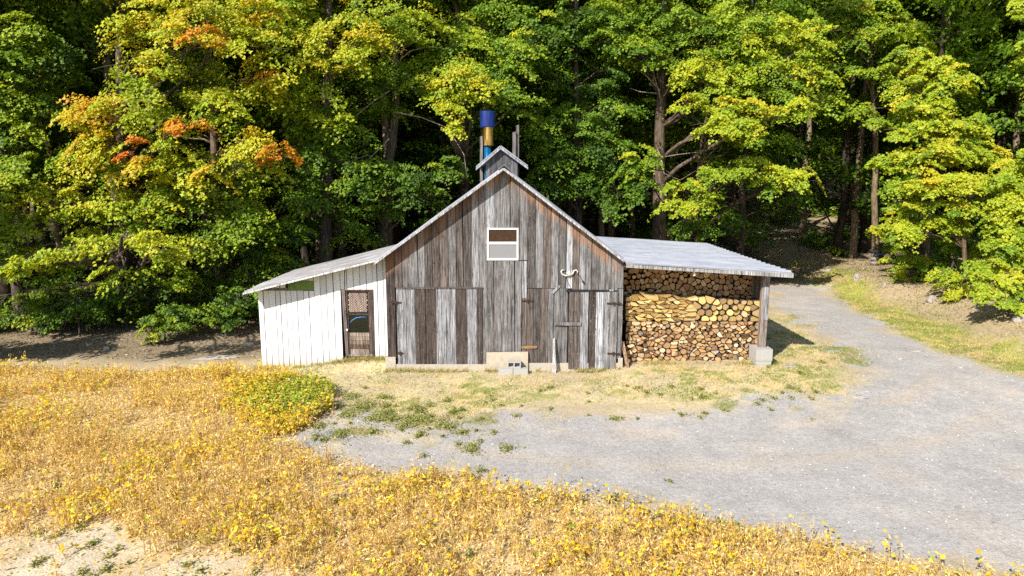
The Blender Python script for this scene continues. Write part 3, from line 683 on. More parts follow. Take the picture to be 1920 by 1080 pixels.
for r in range(ROWS):
    for c in range(COLS):
        x = Lx0+(Lx1-Lx0)*(c+.5+(.25 if r % 2 else -.25)+rnd.uniform(-.45, .45))/COLS; z = Lz0+(Lz1-Lz0)*(r+.5+rnd.uniform(-.45, .45))/ROWS
        pts.append((min(max(x, Lx0+.03), Lx1-.03), z)); idx.append((r, c))
def item(pp, cx, cz, Y, L, col, kind, bark, lab, grp):
    ar = abs(sum(pp[i-1][0]*pp[i][1]-pp[i][0]*pp[i-1][1] for i in range(len(pp))))/2
    ITEMS.append((ar, pp, cx, cz, Y, L, col, kind, bark, lab, grp))
LOGG = 'split firewood stacked in the front pile of the wood shelter'
def cut(cell):
    cx = sum(p[0] for p in cell)/len(cell); cz = sum(p[1] for p in cell)/len(cell); a = rnd.uniform(0, math.pi); nx_, nz_ = math.cos(a), math.sin(a); out = []
    for sg in (1, -1):
        new = []
        for k in range(len(cell)):
            p, q = cell[k], cell[(k+1) % len(cell)]; dp = ((p[0]-cx)*nx_+(p[1]-cz)*nz_)*sg; dq = ((q[0]-cx)*nx_+(q[1]-cz)*nz_)*sg
            if dp >= 0: new.append(p)
            if dp*dq < 0: t = dp/(dp-dq); new.append((p[0]+(q[0]-p[0])*t, p[1]+(q[1]-p[1])*t))
        out.append(new)
    return out
rows_ = {}
for cell, (r, c) in zip(voronoi(pts, (Lx0, Lz0, Lx1, Lz1), 1.3), idx):
    if len(cell) < 3: continue
    for q in (cut(cell) if rnd.random() < .38 else [cell]):
        if len(q) >= 3: rows_.setdefault(r, []).append((sum(p[0] for p in q)/len(q), q, len(q) < 5 or q is not cell))
for r, lst in rows_.items():
    for c, (_, q, wedge) in enumerate(sorted(lst, key=lambda v: v[0])):
        kind = 'split' if wedge else rnd.choices(['split', 'half-round', 'round'], [4, 2, 2])[0]
        pp, cx, cz = log_outline(q, kind); col, tn = rnd.choices(TONES, TW)[0]
        item(pp, cx, cz, YL+rnd.uniform(-.08, .08), .42, jit(col, .2), 'firewood_log', True, f"{tn} {kind} firewood log, {COLN[min(c, 23)]} from barn in {ORD[r]} row of front pile", LOGG)
# yellow split slabs laid on the pile, then round butts at the outer end
ztop = Lz1; LAY = 6; xs1 = P(1300, 580, YL)[0]; Ht = P(0, 556, YL)[2]-ztop
pts = []; idx = []
for lay in range(LAY):
    cn = 11
    for c in range(cn):
        x = Lx0-.03+(xs1-Lx0)*(c+.5+(.25 if lay % 2 else -.25)+rnd.uniform(-.4, .4))/cn; pts.append((x, ztop+Ht*(lay+.5+rnd.uniform(-.35, .35))/LAY)); idx.append((lay, c))
topz = lambda x: ztop+Ht*(.86+.3*fbm(x, 0, .5, 77))
for cell, (lay, c) in zip(voronoi(pts, (Lx0-.05, ztop, xs1+.1, ztop+Ht*1.1), 3.2), idx):
    cell = [(x, min(z, topz(x))) for x, z in cell]
    if len(cell) < 3: continue
    cx = sum(p[0] for p in cell)/len(cell); cz = sum(p[1] for p in cell)/len(cell); an_ = rnd.uniform(-.22, .16); k_ = rnd.uniform(.86, .97)
    pp = [(cx+((x-cx)*math.cos(an_)-(z-cz)*math.sin(an_))*k_, cz+((x-cx)*math.sin(an_)+(z-cz)*math.cos(an_))*k_*.92) for x, z in cell]
    item(pp, cx, cz, YL-.05+rnd.uniform(-.07, .07), .5, jit(rnd.choice([(.56, .37, .13), (.50, .31, .10), (.60, .44, .19), (.40, .25, .1), (.54, .40, .20)]), .2), 'firewood_slab', False,
         f"yellow split slab, {COLN[c]} from barn in {ORD[lay]} layer on front pile", 'yellow slabs on top of the front pile')
xr0 = xs1+.12; XE = Lx1-.10; pts = []; n1 = 9
for lay in range(4):
    for c in range(n1): pts.append((xr0+(XE-xr0)*(c+.5+(.2 if lay % 2 else -.2)+rnd.uniform(-.3, .3))/n1, ztop+Ht*.92*(lay+.5+rnd.uniform(-.25, .25))/4))
for i, cell in enumerate(voronoi(pts, (xr0-.16, ztop, XE+.1, ztop+Ht*1.05), 1.15)):
    cell = [(x, min(z, topz(x)-.12*Ht*ss(xs1, XE, x))) for x, z in cell]
    if len(cell) < 3: continue
    kind = rnd.choice(['round', 'split', 'half-round']); pp, cx, cz = log_outline(cell, kind)
    item(pp, cx, cz, YL-.05+rnd.uniform(-.08, .08), .5, jit(rnd.choice([(.60, .42, .16), (.54, .36, .13), (.48, .33, .17), (.42, .27, .13)]), .18), 'firewood_log', True,
         f"yellow {kind} log, {COLN[i%n1]} beyond the slabs in {['lowest','second','third','top'][i//n1]} row on front pile", 'yellow round logs on top of the front pile')
ITEMS.sort(key=lambda q: -q[0])
for ar, pp, cx, cz, Y, L, col, nm_, bark, lab, grp in ITEMS[:298]:
    mb = MB(); add_log(mb, pp, cx, cz, Y, L, col); tag(mb.build(nm_, [LOGEND, LOGBARK if bark else LOGEND], None, False, (cx, Y, cz)), lab, 'firewood', grp)
# rear pile in the shade: past the 300 that show largest
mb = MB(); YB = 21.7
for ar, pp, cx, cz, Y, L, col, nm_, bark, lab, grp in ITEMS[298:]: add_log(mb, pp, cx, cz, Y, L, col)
RX0, RX1 = P(1168, 530, YB)[0], P(1412, 530, YB)[0]; RZ0, RZ1 = 1.2, sz(P(1168, 530, YB)[0])-.15
pts = []; nr, nc = 11, 27
for r in range(nr):
    for c in range(nc):
        pts.append((RX0+(RX1-RX0)*(c+.5+(.25 if r % 2 else -.25)+rnd.uniform(-.3, .3))/nc, RZ0+(RZ1-RZ0)*(r+.5+rnd.uniform(-.42, .42))/nr))
pts = [p for p in pts if p[1] < sz(p[0])-.2-.1*fbm(p[0], 0, .6, 3)]
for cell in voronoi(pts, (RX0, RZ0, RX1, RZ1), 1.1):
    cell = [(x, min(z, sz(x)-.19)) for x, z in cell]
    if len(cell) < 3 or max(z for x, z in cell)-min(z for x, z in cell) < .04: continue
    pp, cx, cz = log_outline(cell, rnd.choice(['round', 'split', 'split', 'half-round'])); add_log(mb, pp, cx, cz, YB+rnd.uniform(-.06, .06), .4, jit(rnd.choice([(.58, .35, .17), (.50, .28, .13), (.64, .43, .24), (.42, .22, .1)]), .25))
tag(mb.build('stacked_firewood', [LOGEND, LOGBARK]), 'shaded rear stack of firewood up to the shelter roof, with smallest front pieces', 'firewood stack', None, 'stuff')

# ------------------------------------------------------------------ small things by the wall
def hollow_block(cx, cy, z, label, hollow, w_=.40, d_=.2, h_=.2):
    mb = MB(); x0, x1 = cx-w_/2, cx+w_/2
    if not hollow: mb.box((x0, cy, z), (x1, cy+d_, z+h_))
    else:                                                   # cores face the camera
        t = .035; m = .02; mb.box((x0, cy, z), (x1, cy+d_, z+t)); mb.box((x0, cy, z+h_-t), (x1, cy+d_, z+h_))
        for a, b in ((x0, x0+t), (cx-m, cx+m), (x1-t, x1)): mb.box((a, cy+.001, z+t), (b, cy+d_, z+h_-t))
        mb.box((x0+t, cy+d_-.02, z+t), (x1-t, cy+d_-.003, z+h_-t), (.2, .2, .2))
    tag(mb.build('cinder_block', BLOCK), label, 'block', 'cinder blocks at the barn entry')
A = P(948, 697, 20.1); g0 = float(hgt(0, 20.1))
bx = P(948, 690, 20.05)[0]
hollow_block(bx-.0, 20.05, g0-.03, 'solid-faced cinder block lying left under the hollow block', False, .44)
hollow_block(bx+.455, 20.05, g0-.03, 'solid-faced cinder block lying right under the hollow block', False, .44)
hollow_block(P(964, 680, 20.12)[0], 20.12, g0+.172, 'hollow cinder block with two cores on top of two blocks', True, .41)
w = MB(); pA, pB = P(1039, 693, 20.15), P(1039, 636, 20.38)
w.add([(pA[0]-.055, 20.15, -.03), (pA[0]+.055, 20.15, -.03), (pA[0]+.055, 20.19, -.03), (pA[0]-.055, 20.19, -.03), (pB[0]-.03, 20.38, pB[2]), (pB[0]+.025, 20.38, pB[2]+.04), (pB[0]+.025, 20.42, pB[2]+.04), (pB[0]-.03, 20.42, pB[2])],
      [(0,3,2,1),(4,5,6,7),(0,1,5,4),(1,2,6,5),(2,3,7,6),(3,0,4,7)], (.46, .43, .42)); tag(w.build('wooden_stake', WOODP), 'pale weathered stake leaning upright on the front wall between the doors', 'stake')
w = MB(); a, b = P(1179, 690, 20.3), P(1167, 640, 20.6)
w.add([(a[0]-.05, 20.3, -.02), (a[0]+.05, 20.3, -.02), (a[0]+.05, 20.33, -.02), (a[0]-.05, 20.33, -.02), (b[0]-.05, 20.6, b[2]), (b[0]+.05, 20.6, b[2]), (b[0]+.05, 20.63, b[2]), (b[0]-.05, 20.63, b[2])],
      [(0,3,2,1),(4,5,6,7),(0,1,5,4),(1,2,6,5),(2,3,7,6),(3,0,4,7)], (.30, .19, .12)); tag(w.build('leaning_board', WOODP), 'brown board leaning against the barn corner beside the firewood', 'board')
an = MB(); Ya = BASEY-.08
def tp(lst, r, mb=an, Y=Ya, n=7): mb.tube([P(x, y, Y) for x, y in lst], r, n)
tp([(1066, 516), (1060, 517), (1054, 514), (1052, 509), (1055, 506), (1059, 507)], [.03, .028, .026, .024, .02, .010]); tp([(1068, 516), (1074, 513), (1076, 508), (1080, 506), (1083, 509), (1082, 514)], [.03, .028, .026, .024, .02, .01])
tp([(1062, 513), (1067, 511), (1071, 513)], [.03, .05, .03]); tp([(1067, 511), (1067, 518)], [.055, .03])
ao = tag(an.build('antlers', BONE, None, True), 'curled pale antlers on a skull plate nailed above the right barn door', 'antlers')
s = MB(); s.tube([P(x, y, Ya+.03) for x, y in ((1061, 517), (1063, 526), (1069, 538))], .007, 5); s.build('string', RUST, ao); s = MB(); s.tube([P(x, y, Ya+.03) for x, y in ((1081, 513), (1088, 519), (1093, 528))], .010, 5); s.tube([P(1092, 527, Ya+.02), P(1095, 531, Ya+.02)], .03, 6); s.build('string', RUST, ao)
w = MB(); a = P(980, 692, BASEY)
def rock(name, c, sx, sy, sz_, label, seed, cat='rock', group=None, m=None):
    import bmesh
    bm = bmesh.new(); bmesh.ops.create_icosphere(bm, subdivisions=3, radius=1); r2 = random.Random(seed); ph = [r2.uniform(0, 6) for _ in range(6)]
    for v in bm.verts:
        p = v.co; k = 1+.22*math.sin(p.x*2.3+ph[0])*math.cos(p.y*2.9+ph[1])+.14*math.sin(p.z*4+ph[2]+p.x*3)+.06*math.sin(p.x*9+ph[3])*math.sin(p.y*8+ph[4])
        q = Vector((round(p.x*2.2)/2.2, round(p.y*2.2)/2.2, round(p.z*2.2)/2.2)); p = p.lerp(q, .35)*k
        v.co = (p.x*sx, p.y*sy, p.z*sz_)
    me = bpy.data.meshes.new(name); bm.to_mesh(me); bm.free(); me.materials.append(m or ROCK)
    o = link(name, me); o.location = c; o.rotation_euler = (0, 0, r2.uniform(-.4, .4)); tag(o, label, cat, group); return o
def rk(px, py, wpx, h, label, seed, flat=.5, group=None):
    x, y, z = gp(px, py); s_ = wpx/F*y/2; rock('rock', (x, y, z+h*.12), s_, s_*flat, h, label, seed, 'rock', group)
rk(405, 672, 75, .05, 'long flat grey slab rock on the shaded bank left of the white shed', 1, .35)
rk(465, 648, 20, .12, 'small pale rock beside the left wall of the white shed', 2)
rk(200, 655, 14, .1, 'small pale rock in the leaf litter under the orange-tinted maple', 3)
rk(198, 690, 12, .06, 'small flat stone on the edge of the dry bean field', 4)
rk(1611, 745, 26, .035, 'white flat stone set in the gravel near the grass point', 5, .6)
rk(1716, 658, 34, .03, 'broad white flat stone in the gravel drive near the right verge', 6, .35)
rk(1688, 674, 9, .04, 'small white stone in the gravel below the broad flat stone', 7)
rk(1608, 524, 18, .25, 'pale boulder at the left foot of the bank below the slender tree', 8, .7)
rk(1658, 536, 9, .12, 'small round white stone on the bank right of the slender tree', 9, .8)
rk(1745, 565, 20, .2, 'tan boulder half buried in the bank under the yellow shrub', 10, .8)
rk(1915, 600, 30, .25, 'pale boulder at the right frame edge on the bank', 11, .7)
rk(1490, 421, 34, .5, 'big brown boulder deep in the shaded wood beyond the shelter roof', 12, .7)
rk(1415, 441, 26, .35, 'grey boulder in the shade just above the shelter roof edge', 13, .7)
rk(1552, 508, 20, .1, 'flat grey stone in the shade where the drive enters the wood', 14, .5)
rk(1368, 432, 40, .45, 'mossy dark boulder behind the shelter roof', 15, .7)
for i, (px, py, w_, lb) in enumerate(((1480, 688, 26, 'flat pale stone in the grass beside the concrete pier'), (612, 700, 8, 'small pale stone below the white shed'), (1800, 690, 10, 'small white stone on the right edge of the gravel drive'), (1700, 560, 10, 'small tan stone midway along the bank'))):
    rk(px, py, w_, .04, lb, 30+i)

# ------------------------------------------------------------------ foliage
RAMP = np.array([[.028, .062, .008], [.058, .125, .010], [.130, .235, .012], [.280, .370, .015], [.42, .45, .02], [.56, .42, .022], [.62, .27, .026], [.56, .11, .02]])
def tint_rgb(t):
    t = np.clip(t, 0, .999)*(len(RAMP)-1); i = t.astype(int); f = (t-i)[:, None]
    return RAMP[i]*(1-f)+RAMP[i+1]*f
LEAF6 = np.array([[0, -.5], [.5, -.12], [.2, .08], [0, .62], [-.2, .08], [-.5, -.12]])
KITE = np.array([[0, -.5], [.36, .05], [0, .55], [-.36, .05]])
def leaf_geo(c, nrm, size, shape, rg, fold=.15):
    n = len(c); a = rg.uniform(0, 2*np.pi, n)
    nrm = nrm/np.linalg.norm(nrm, axis=1, keepdims=True)
    ref = np.where(np.abs(nrm[:, 2:3]) < .9, np.array([[0, 0, 1.]]), np.array([[1., 0, 0]]))
    u = np.cross(nrm, ref); u /= np.linalg.norm(u, axis=1, keepdims=True); v = np.cross(nrm, u)
    uu = u*np.cos(a)[:, None]+v*np.sin(a)[:, None]; vv = -u*np.sin(a)[:, None]+v*np.cos(a)[:, None]
    k = len(shape)
    V_ = c[:, None, :]+size[:, None, None]*(shape[None, :, 0:1]*uu[:, None, :]+shape[None, :, 1:2]*vv[:, None, :]-fold*np.abs(shape[None, :, 0:1])*nrm[:, None, :])
    return V_.reshape(-1, 3), k
def sprays(cs, R, tint, rg, per=90, size=.14, nsprig=9, jit_t=.07, up=.75, out=None):
    """cs: spray centres; each is a drooping plate of radiating leafy twigs"""
    n = len(cs); tot = n*per; sid = np.repeat(np.arange(n), per)
    ang = (rg.integers(0, nsprig, tot)+rg.uniform(0, 1, n)[sid])*2*np.pi/nsprig; slen = rg.uniform(.55, 1.15, (n, nsprig))
    si = (rg.integers(0, nsprig, tot)); ang = (si+rg.uniform(0, 1, n)[sid])*2*np.pi/nsprig+rg.normal(0, .06, tot)
    t = rg.uniform(.08, 1, tot)**.8*slen[sid, si]; lat = rg.normal(0, .16, tot)*(1.15-t*.5)
    Rr = (R*rg.uniform(.7, 1.25, n))[sid]
    x = np.cos(ang)*t-np.sin(ang)*lat; y = np.sin(ang)*t+np.cos(ang)*lat
    tiltx = rg.normal(0, .32, n)[sid]; tilty = rg.normal(0, .32, n)[sid]
    if out is not None: tiltx = tiltx-out[sid, 0]*.55; tilty = tilty-out[sid, 1]*.55
    z = x*tiltx+y*tilty-.32*t*t+rg.normal(0, .09, tot)
    p = cs[sid]+np.stack([x, y, z], 1)*Rr[:, None]
    nm = np.stack([np.cos(ang)*.45*t-tiltx*.5, np.sin(ang)*.45*t-tilty*.5, np.full(tot, up)], 1)+np.array([[-.22, -.42, 0]])+rg.normal(0, .36, (tot, 3))
    sz_ = size*rg.uniform(.55, 1.3, tot)*rg.uniform(.75, 1.25, n)[sid]
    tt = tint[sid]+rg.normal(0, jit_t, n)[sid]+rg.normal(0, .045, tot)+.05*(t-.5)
    return p, nm, sz_, tt
def crown_mesh(blobs, parent, rg, per=90, size=.14, R=.75, dens=1., shape=LEAF6, name='crown', mat_=None, keep=None):
    """blobs: (cx,cy,cz,rx,ry,rz,tint)"""
    Pp, Nn, Ss, Tt = [], [], [], []
    if shape is LEAF6: per = int(per*1.55); size = size*.80; R = R*.9; dens = dens*.74
    for (cx, cy, cz, rx, ry, rz, tint) in blobs:
        n = max(3, int(dens*15*rx*rz*(.6+.4*ry/rx)/(R/.75)**2))
        d = rg.normal(0, 1, (n, 3)); d /= np.linalg.norm(d, axis=1, keepdims=True)
        d[:, 1] = np.where(rg.uniform(0, 1, n) < .5, -np.abs(d[:, 1]), d[:, 1])
        r = rg.uniform(0, 1, n)**.4
        cs = np.array([cx, cy, cz])+d*r[:, None]*np.array([rx, ry, rz])
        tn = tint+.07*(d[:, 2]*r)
        p, nm, s_, t = sprays(cs, R*min(1, .5+rx/2.2), tn, rg, per, size, out=d[:, :2]*r[:, None])
        Pp.append(p); Nn.append(nm); Ss.append(s_); Tt.append(t)
    p = np.concatenate(Pp); nm = np.concatenate(Nn); s_ = np.concatenate(Ss); t = np.concatenate(Tt)
    if keep is not None: m = keep(p); p, nm, s_, t = p[m], nm[m], s_[m], t[m]
    V_, k = leaf_geo(p, nm, s_, shape, rg); col = np.repeat(tint_rgb(t)*rg.uniform(.8, 1.2, len(t))[:, None], k, axis=0)
    return npmesh(name, V_, k, mat_ or LEAF, col, parent)
def limb(mb, a, b, r0, r1, rr, sag=.15, n=6, tone=(1, 1, 1)):
    a, b = Vector(a), Vector(b); L = (b-a).length; pts = []
    for i in range(n+1):
        t = i/n; p = a.lerp(b, t); p.z += math.sin(t*math.pi)*L*sag*.5
        if 0 < i < n: p += Vector((rr.uniform(-1, 1), rr.uniform(-1, 1), rr.uniform(-1, 1)))*L*.035
        pts.append(p)
    mb.tube(pts, [r0+(r1-r0)*(i/n)**.8 for i in range(n+1)], 6, tone); return pts
def make_tree(name, label, base, top, r0, blobs, cat='tree', group='trees along the edge of the wood', tone=(1, 1, 1), seed=1, via=(), dead=(), per=90, size=.14, R=.75, dens=1., twigs=True, limbs=True):
    rr = random.Random(seed); rg = np.random.default_rng(seed)
    t = empty(name, base, label, cat, group)
    mb = MB(); b = Vector(base); path = [b-Vector((0, 0, .3)), b+Vector((0, 0, .25))]+[Vector(v) for v in via]+[Vector(top)]
    fine = [path[0]]
    for i in range(len(path)-1):
        k = max(1, int((path[i+1]-path[i]).length/1.2))
        for q in range(1, k+1):
            p = path[i].lerp(path[i+1], q/k)
            if q < k: p = p+Vector((rr.uniform(-1, 1), rr.uniform(-1, 1), 0))*.06
            fine.append(p)
    H = fine[-1].z-fine[0].z; rad = [r0*(1.35 if i == 0 else (1-.78*((p.z-fine[0].z)/H)**1.1)) for i, p in enumerate(fine)]
    mb.tube(fine, rad, 10, tone)
    for (cx, cy, cz, rx, ry, rz, tint) in (blobs if limbs else ()):
        d = math.hypot(cx-b.x, cy-b.y); za = cz-d*.45-.4
        near = min(fine[1:], key=lambda p: abs(p.z-max(za, b.z+1.2))); i = fine.index(near)
        pts = limb(mb, near, (cx, cy, cz), min(rad[i]*.45, .035+d*.011), .022, rr, .15, 7, tone)
        if twigs:
            for q in range(5):
                s_ = pts[rr.randint(3, 7)]; limb(mb, s_, Vector((cx+rr.uniform(-1, 1)*rx, cy+rr.uniform(-1, 1)*ry, cz+rr.uniform(-.8, .8)*rz)), .022, .007, rr, .1, 4, tone)
    for line in dead:
        q = [Vector(p) for p in line]; mb.tube(q, [.035-.026*i/(len(q)-1) for i in range(len(q))], 5, (3.0, 3.0, 3.0))
    mb.build('trunk', BARK, t, True)
    crown_mesh(blobs, t, rg, per, size, R, dens)
    return t
def B(px, py, rx, ry, Y, tint, k=.75):
    x, y, z = P(px, py, Y); s_ = Y/F; return (x, y, z, rx*s_, max(.5, rx*s_*k), ry*s_, tint)
def topblobs(base, z0, z1, n, r, tint, seed):
    rr = random.Random(seed); return [(base[0]+rr.uniform(-1, 1)*r, base[1]+rr.uniform(-.4, 1)*r, rr.uniform(z0, z1), 1.9, 1.8, 1.2, tint) for _ in range(n)]

# orange-tinged maple at the left
b1 = gp(238, 603); Y1 = b1[1]-1.2
bl = [B(*q[:4], Y1+q[5], q[4]) for q in [(a, b_, c_, d_, e_+(.05 if e_ < .5 else 0), f_) for a, b_, c_, d_, e_, f_ in [
 (290,50,95,55,.52,0),(390,30,90,50,.56,-.5),(480,60,80,60,.58,0),(500,150,60,45,.60,.4),(385,75,46,26,.80,-1.6),(345,60,40,22,.68,-1.4),(430,85,36,20,.66,-1.2),(270,120,80,40,.52,-.6),
 (190,225,55,45,.64,-.5),(290,205,100,50,.50,-.8),(345,238,34,26,.76,-1.8),(430,200,70,50,.44,0),(150,210,40,40,.62,-.2),(130,300,50,45,.44,-.6),
 (205,300,75,50,.56,-1),(320,300,80,50,.50,-1),(250,285,26,30,.78,-1.9),(515,290,36,28,.80,-1.2),(480,262,30,18,.68,-1.3),(455,275,55,36,.60,-1.),(390,345,45,32,.60,-1.2),(480,330,50,40,.42,-.4),
 (100,365,50,45,.48,-.8),(190,390,80,50,.42,-1),(290,400,80,50,.34,-.6),(330,465,60,30,.40,-1.),(240,455,60,35,.42,-1.2),(160,470,60,45,.36,-.6),(300,520,70,36,.30,-.5),
 (410,430,70,55,.28,0),(480,410,60,50,.27,.3),(420,330,60,50,.30,.3),(380,150,60,40,.34,1),(170,470,50,26,.42,-6.2),(255,455,44,22,.44,-6.0),(95,480,46,24,.42,-6.4),(330,485,36,18,.38,-5.4),(30,500,40,22,.40,-6.6),(215,510,34,14,.40,-6.0),(340,370,70,40,.36,-.3)]]]
bl += topblobs(b1, 13, 18, 9, 3.5, .45, 5)
make_tree('maple_tree', 'broad maple at left with orange and yellow tinges and two red leaf patches', b1, (b1[0]+.8, b1[1]+.5, 17), .27, bl, seed=11, dens=1.05)
# leftmost green maple
b0 = gp(40, 612)
bl = [B(*q[:4], b0[1]-1.3+q[5], q[4]) for q in [(20,80,70,60,.30,.6),(90,100,60,50,.22,1.5),(15,180,55,50,.40,0),(10,260,60,60,.34,0),(70,200,60,60,.24,1.2),(20,340,55,50,.44,-.5),(-20,400,60,60,.40,-.5),(55,430,55,50,.40,-.2),(10,490,55,40,.38,0),(80,500,45,40,.32,0),(50,250,40,40,.38,0),(-60,300,70,90,.36,0),(-60,150,70,90,.32,0),(110,150,50,50,.20,2.)]]
make_tree('maple_tree', 'green maple cut by the left edge of the photo', b0, (b0[0]-.3, b0[1]+.6, 17), .22, bl+topblobs(b0, 13, 17, 6, 3, .35, 6), seed=12)
# low yellowish bush at left
bq = gp(60, 622); bl = [B(60,575,40,28,bq[1],.36), B(48,600,26,20,bq[1]-.4,.46), B(110,560,40,30,bq[1]+1,.25), B(-20,590,50,30,bq[1],.3)]
make_tree('shrub', 'yellow-green shrub on the litter bank below the leftmost maple', bq, (bq[0], bq[1], 1.8), .05, bl, 'shrub', 'shrubs at the foot of the wood', seed=13, size=.11, R=.5)
# maples behind the white shed
b2 = gp(605, 520); b2 = (P(605, 480, 29.5)[0], 29.5, float(hgt(-8, 29.5)))
bl = [B(*q[:4], 28.2+q[5], q[4]) for q in [(560,40,60,40,.42,0),(620,75,80,34,.54,-.8),(680,70,70,30,.56,-.8),(640,115,70,30,.50,-1),(580,130,50,40,.46,-.5),(700,20,70,30,.50,0),(560,200,60,50,.36,0),
 (600,200,60,40,.42,-.6),(640,260,60,40,.28,.6),(590,290,60,45,.26,.2),(560,350,60,45,.26,0),(540,420,50,45,.26,-.5),(650,330,50,30,.27,0),(500,490,60,36,.26,-.6),(440,510,60,40,.24,0),(480,450,60,40,.24,0),(630,400,50,25,.22,1)]]
make_tree('maple_tree', 'maple with yellow upper sprays standing behind the white shed', b2, (P(625, 60, 29.5)[0], 29.8, 17), .33, bl+topblobs(b2, 13, 18, 7, 3, .4, 7), seed=14)
b3 = (P(712, 455, 31)[0], 31, float(hgt(-6, 31)))
bl = [B(*q[:4], 29.5+q[5], q[4]) for q in [(780,40,60,40,.46,0),(740,60,50,30,.42,0),(720,140,60,35,.28,.5),(700,200,60,40,.26,1),(760,330,60,35,.24,0),(700,330,60,36,.26,0),(720,390,50,26,.24,.4),(800,360,50,34,.22,0),(660,440,50,28,.24,0),(840,310,45,30,.22,.5)]]
dd_ = [[P(x, y, 29.8) for x, y in l] for l in ([(730,170),(700,190),(670,215),(660,240)], [(740,120),(770,95),(800,88),(830,90)], [(740,210),(790,220),(840,240),(870,290),(875,330)], [(730,260),(690,300),(640,330)], [(745,95),(755,80),(765,76)], [(690,290),(650,305),(600,300)])]
make_tree('maple_tree', 'leaning dark trunk maple with bare twigs left of the barn roof', b3, (P(745, 80, 31)[0], 31.2, 16.5), .30, bl+topblobs(b3, 13.5, 18, 6, 3, .4, 8), seed=15, via=[P(725, 330, 31), P(742, 200, 31)], dead=dd_)
b4 = (P(880, 400, 33)[0], 33, float(hgt(-2, 33)))
bl = [B(*q[:4], 30.5+q[5], q[4]) for q in [(850,70,60,40,.32,.5),(880,110,60,36,.30,0),(930,60,70,50,.26,1),(960,110,50,40,.30,0),(1000,60,50,50,.26,1),(990,90,36,40,.36,0),(830,180,45,30,.46,-1.3),(880,150,55,30,.50,-1.6),(860,130,50,30,.46,-1.4),(900,170,35,25,.52,-1.8),(800,165,40,25,.44,-1.2),(830,215,38,28,.52,-2.2),(850,235,22,22,.52,-2.4),(945,180,50,30,.30,-.3),(980,190,36,24,.30,-.4),(930,140,50,30,.26,.3),(780,130,40,30,.30,0)]]
make_tree('maple_tree', 'maple with bright yellow drooping branch just left of the stovepipe', b4, (P(850, 60, 33)[0], 33, 18), .26, bl+topblobs(b4, 14, 19, 7, 3, .38, 9), seed=16)
b5 = (P(1085, 430, 35)[0], 35, float(hgt(3.4, 35)))
bl = [B(*q[:4], 33+q[5], q[4]) for q in [(1060,60,60,45,.22,1.5),(1130,50,60,45,.24,1),(1110,20,70,40,.28,0),(1080,170,60,45,.18,2.5),(1140,130,50,40,.22,1.),(1020,230,50,34,.24,0),(1090,225,60,32,.25,-.5),(1150,215,50,30,.26,-.5),(1060,280,60,34,.22,0),(1130,270,60,34,.23,0),(1030,340,50,36,.21,0),(1100,340,60,36,.19,.5),(1160,370,50,30,.2,.5),(1020,130,40,50,.2,2)]]
make_tree('maple_tree', 'deep green maple in the shade right of the cupola', b5, (P(1075, 60, 35)[0], 35, 18), .24, bl+topblobs(b5, 15, 20, 7, 3, .3, 10), seed=17)
# big maple behind the shelter
b6 = (P(1239, 452, 34.5)[0], 34.5, float(hgt(7.5, 34.5)))
Yb = 33.0
bl = [B(*q[:4], Yb+q[5], q[4]) for q in [(1180,85,50,30,.32,.3),(1150,75,40,26,.36,0),(1200,100,45,22,.36,-.4),(1180,25,60,34,.26,.8),(1250,30,60,40,.28,.5),(1270,80,50,36,.28,1),(1230,110,40,20,.3,0),
 (1330,40,60,36,.36,0),(1390,25,60,34,.42,-.3),(1360,75,50,30,.42,-.5),(1300,120,50,30,.36,.2),(1450,50,60,30,.44,-.3),(1500,60,50,30,.46,-.5),(1520,90,45,26,.48,-.8),(1540,65,30,24,.50,-.8),(1430,90,55,30,.42,-.3),
 (1400,120,55,30,.42,-.5),(1330,130,45,24,.44,-.8),(1460,130,55,28,.42,-.6),(1530,135,45,26,.46,-.8),(1550,190,40,26,.36,-.3),(1340,160,40,20,.46,-1),(1400,160,45,22,.42,-.6),(1480,175,50,26,.36,-.2),(1290,140,40,25,.4,-.3)]]
dd_ = [[P(x, y, 33.8) for x, y in l] for l in ([(1240,190),(1232,160),(1215,110),(1190,60),(1165,35),(1140,10)], [(1238,170),(1210,140),(1180,120),(1160,115)], [(1245,180),(1262,150),(1285,110),(1290,80)], [(1262,150),(1290,140),(1310,130)], [(1275,125),(1300,105),(1318,95)], [(1232,175),(1200,172),(1180,165)], [(1232,280),(1240,295),(1270,290),(1310,285),(1340,278)], [(1240,300),(1245,325),(1275,338),(1305,320)], [(1165,35),(1190,20),(1210,10)])]
make_tree('maple_tree', 'tall thick-trunked maple with pale dead twigs behind the wood shelter roof', b6, (P(1238, 100, 34.5)[0], 34.6, 17), .40, bl+topblobs((b6[0]+2, b6[1]), 14, 19, 10, 4.5, .42, 12), seed=18, dead=dd_, via=[P(1236, 300, 34.5), P(1240, 180, 34.5)], tone=(1.15, 1.08, 1.0), dens=1.05)
b7 = (P(1308, 445, 33.6)[0], 33.6, float(hgt(9, 33.6))); Yb = 31.6
bl = [B(*q[:4], Yb+q[5], q[4]) for q in [(1290,192,42,14,.48,-.6),(1350,200,45,24,.48,-.4),(1400,210,40,26,.50,-.4),(1340,235,50,20,.50,-1),(1380,240,45,22,.48,-.8),(1420,255,24,20,.52,-1),(1460,210,40,18,.46,0),(1500,200,40,16,.46,0),
 (1290,350,45,14,.44,-.6),(1270,385,40,16,.48,-.8),(1310,375,45,20,.42,-.6),(1200,300,36,26,.36,0),(1190,340,40,36,.26,.4),(1330,325,40,16,.44,-.4),(1380,315,45,15,.48,-.4),(1430,325,50,16,.46,-.4),(1500,328,40,16,.48,-.5),(1460,345,45,20,.36,0),(1400,300,40,14,.36,.3),(1310,430,50,18,.24,.5)]]
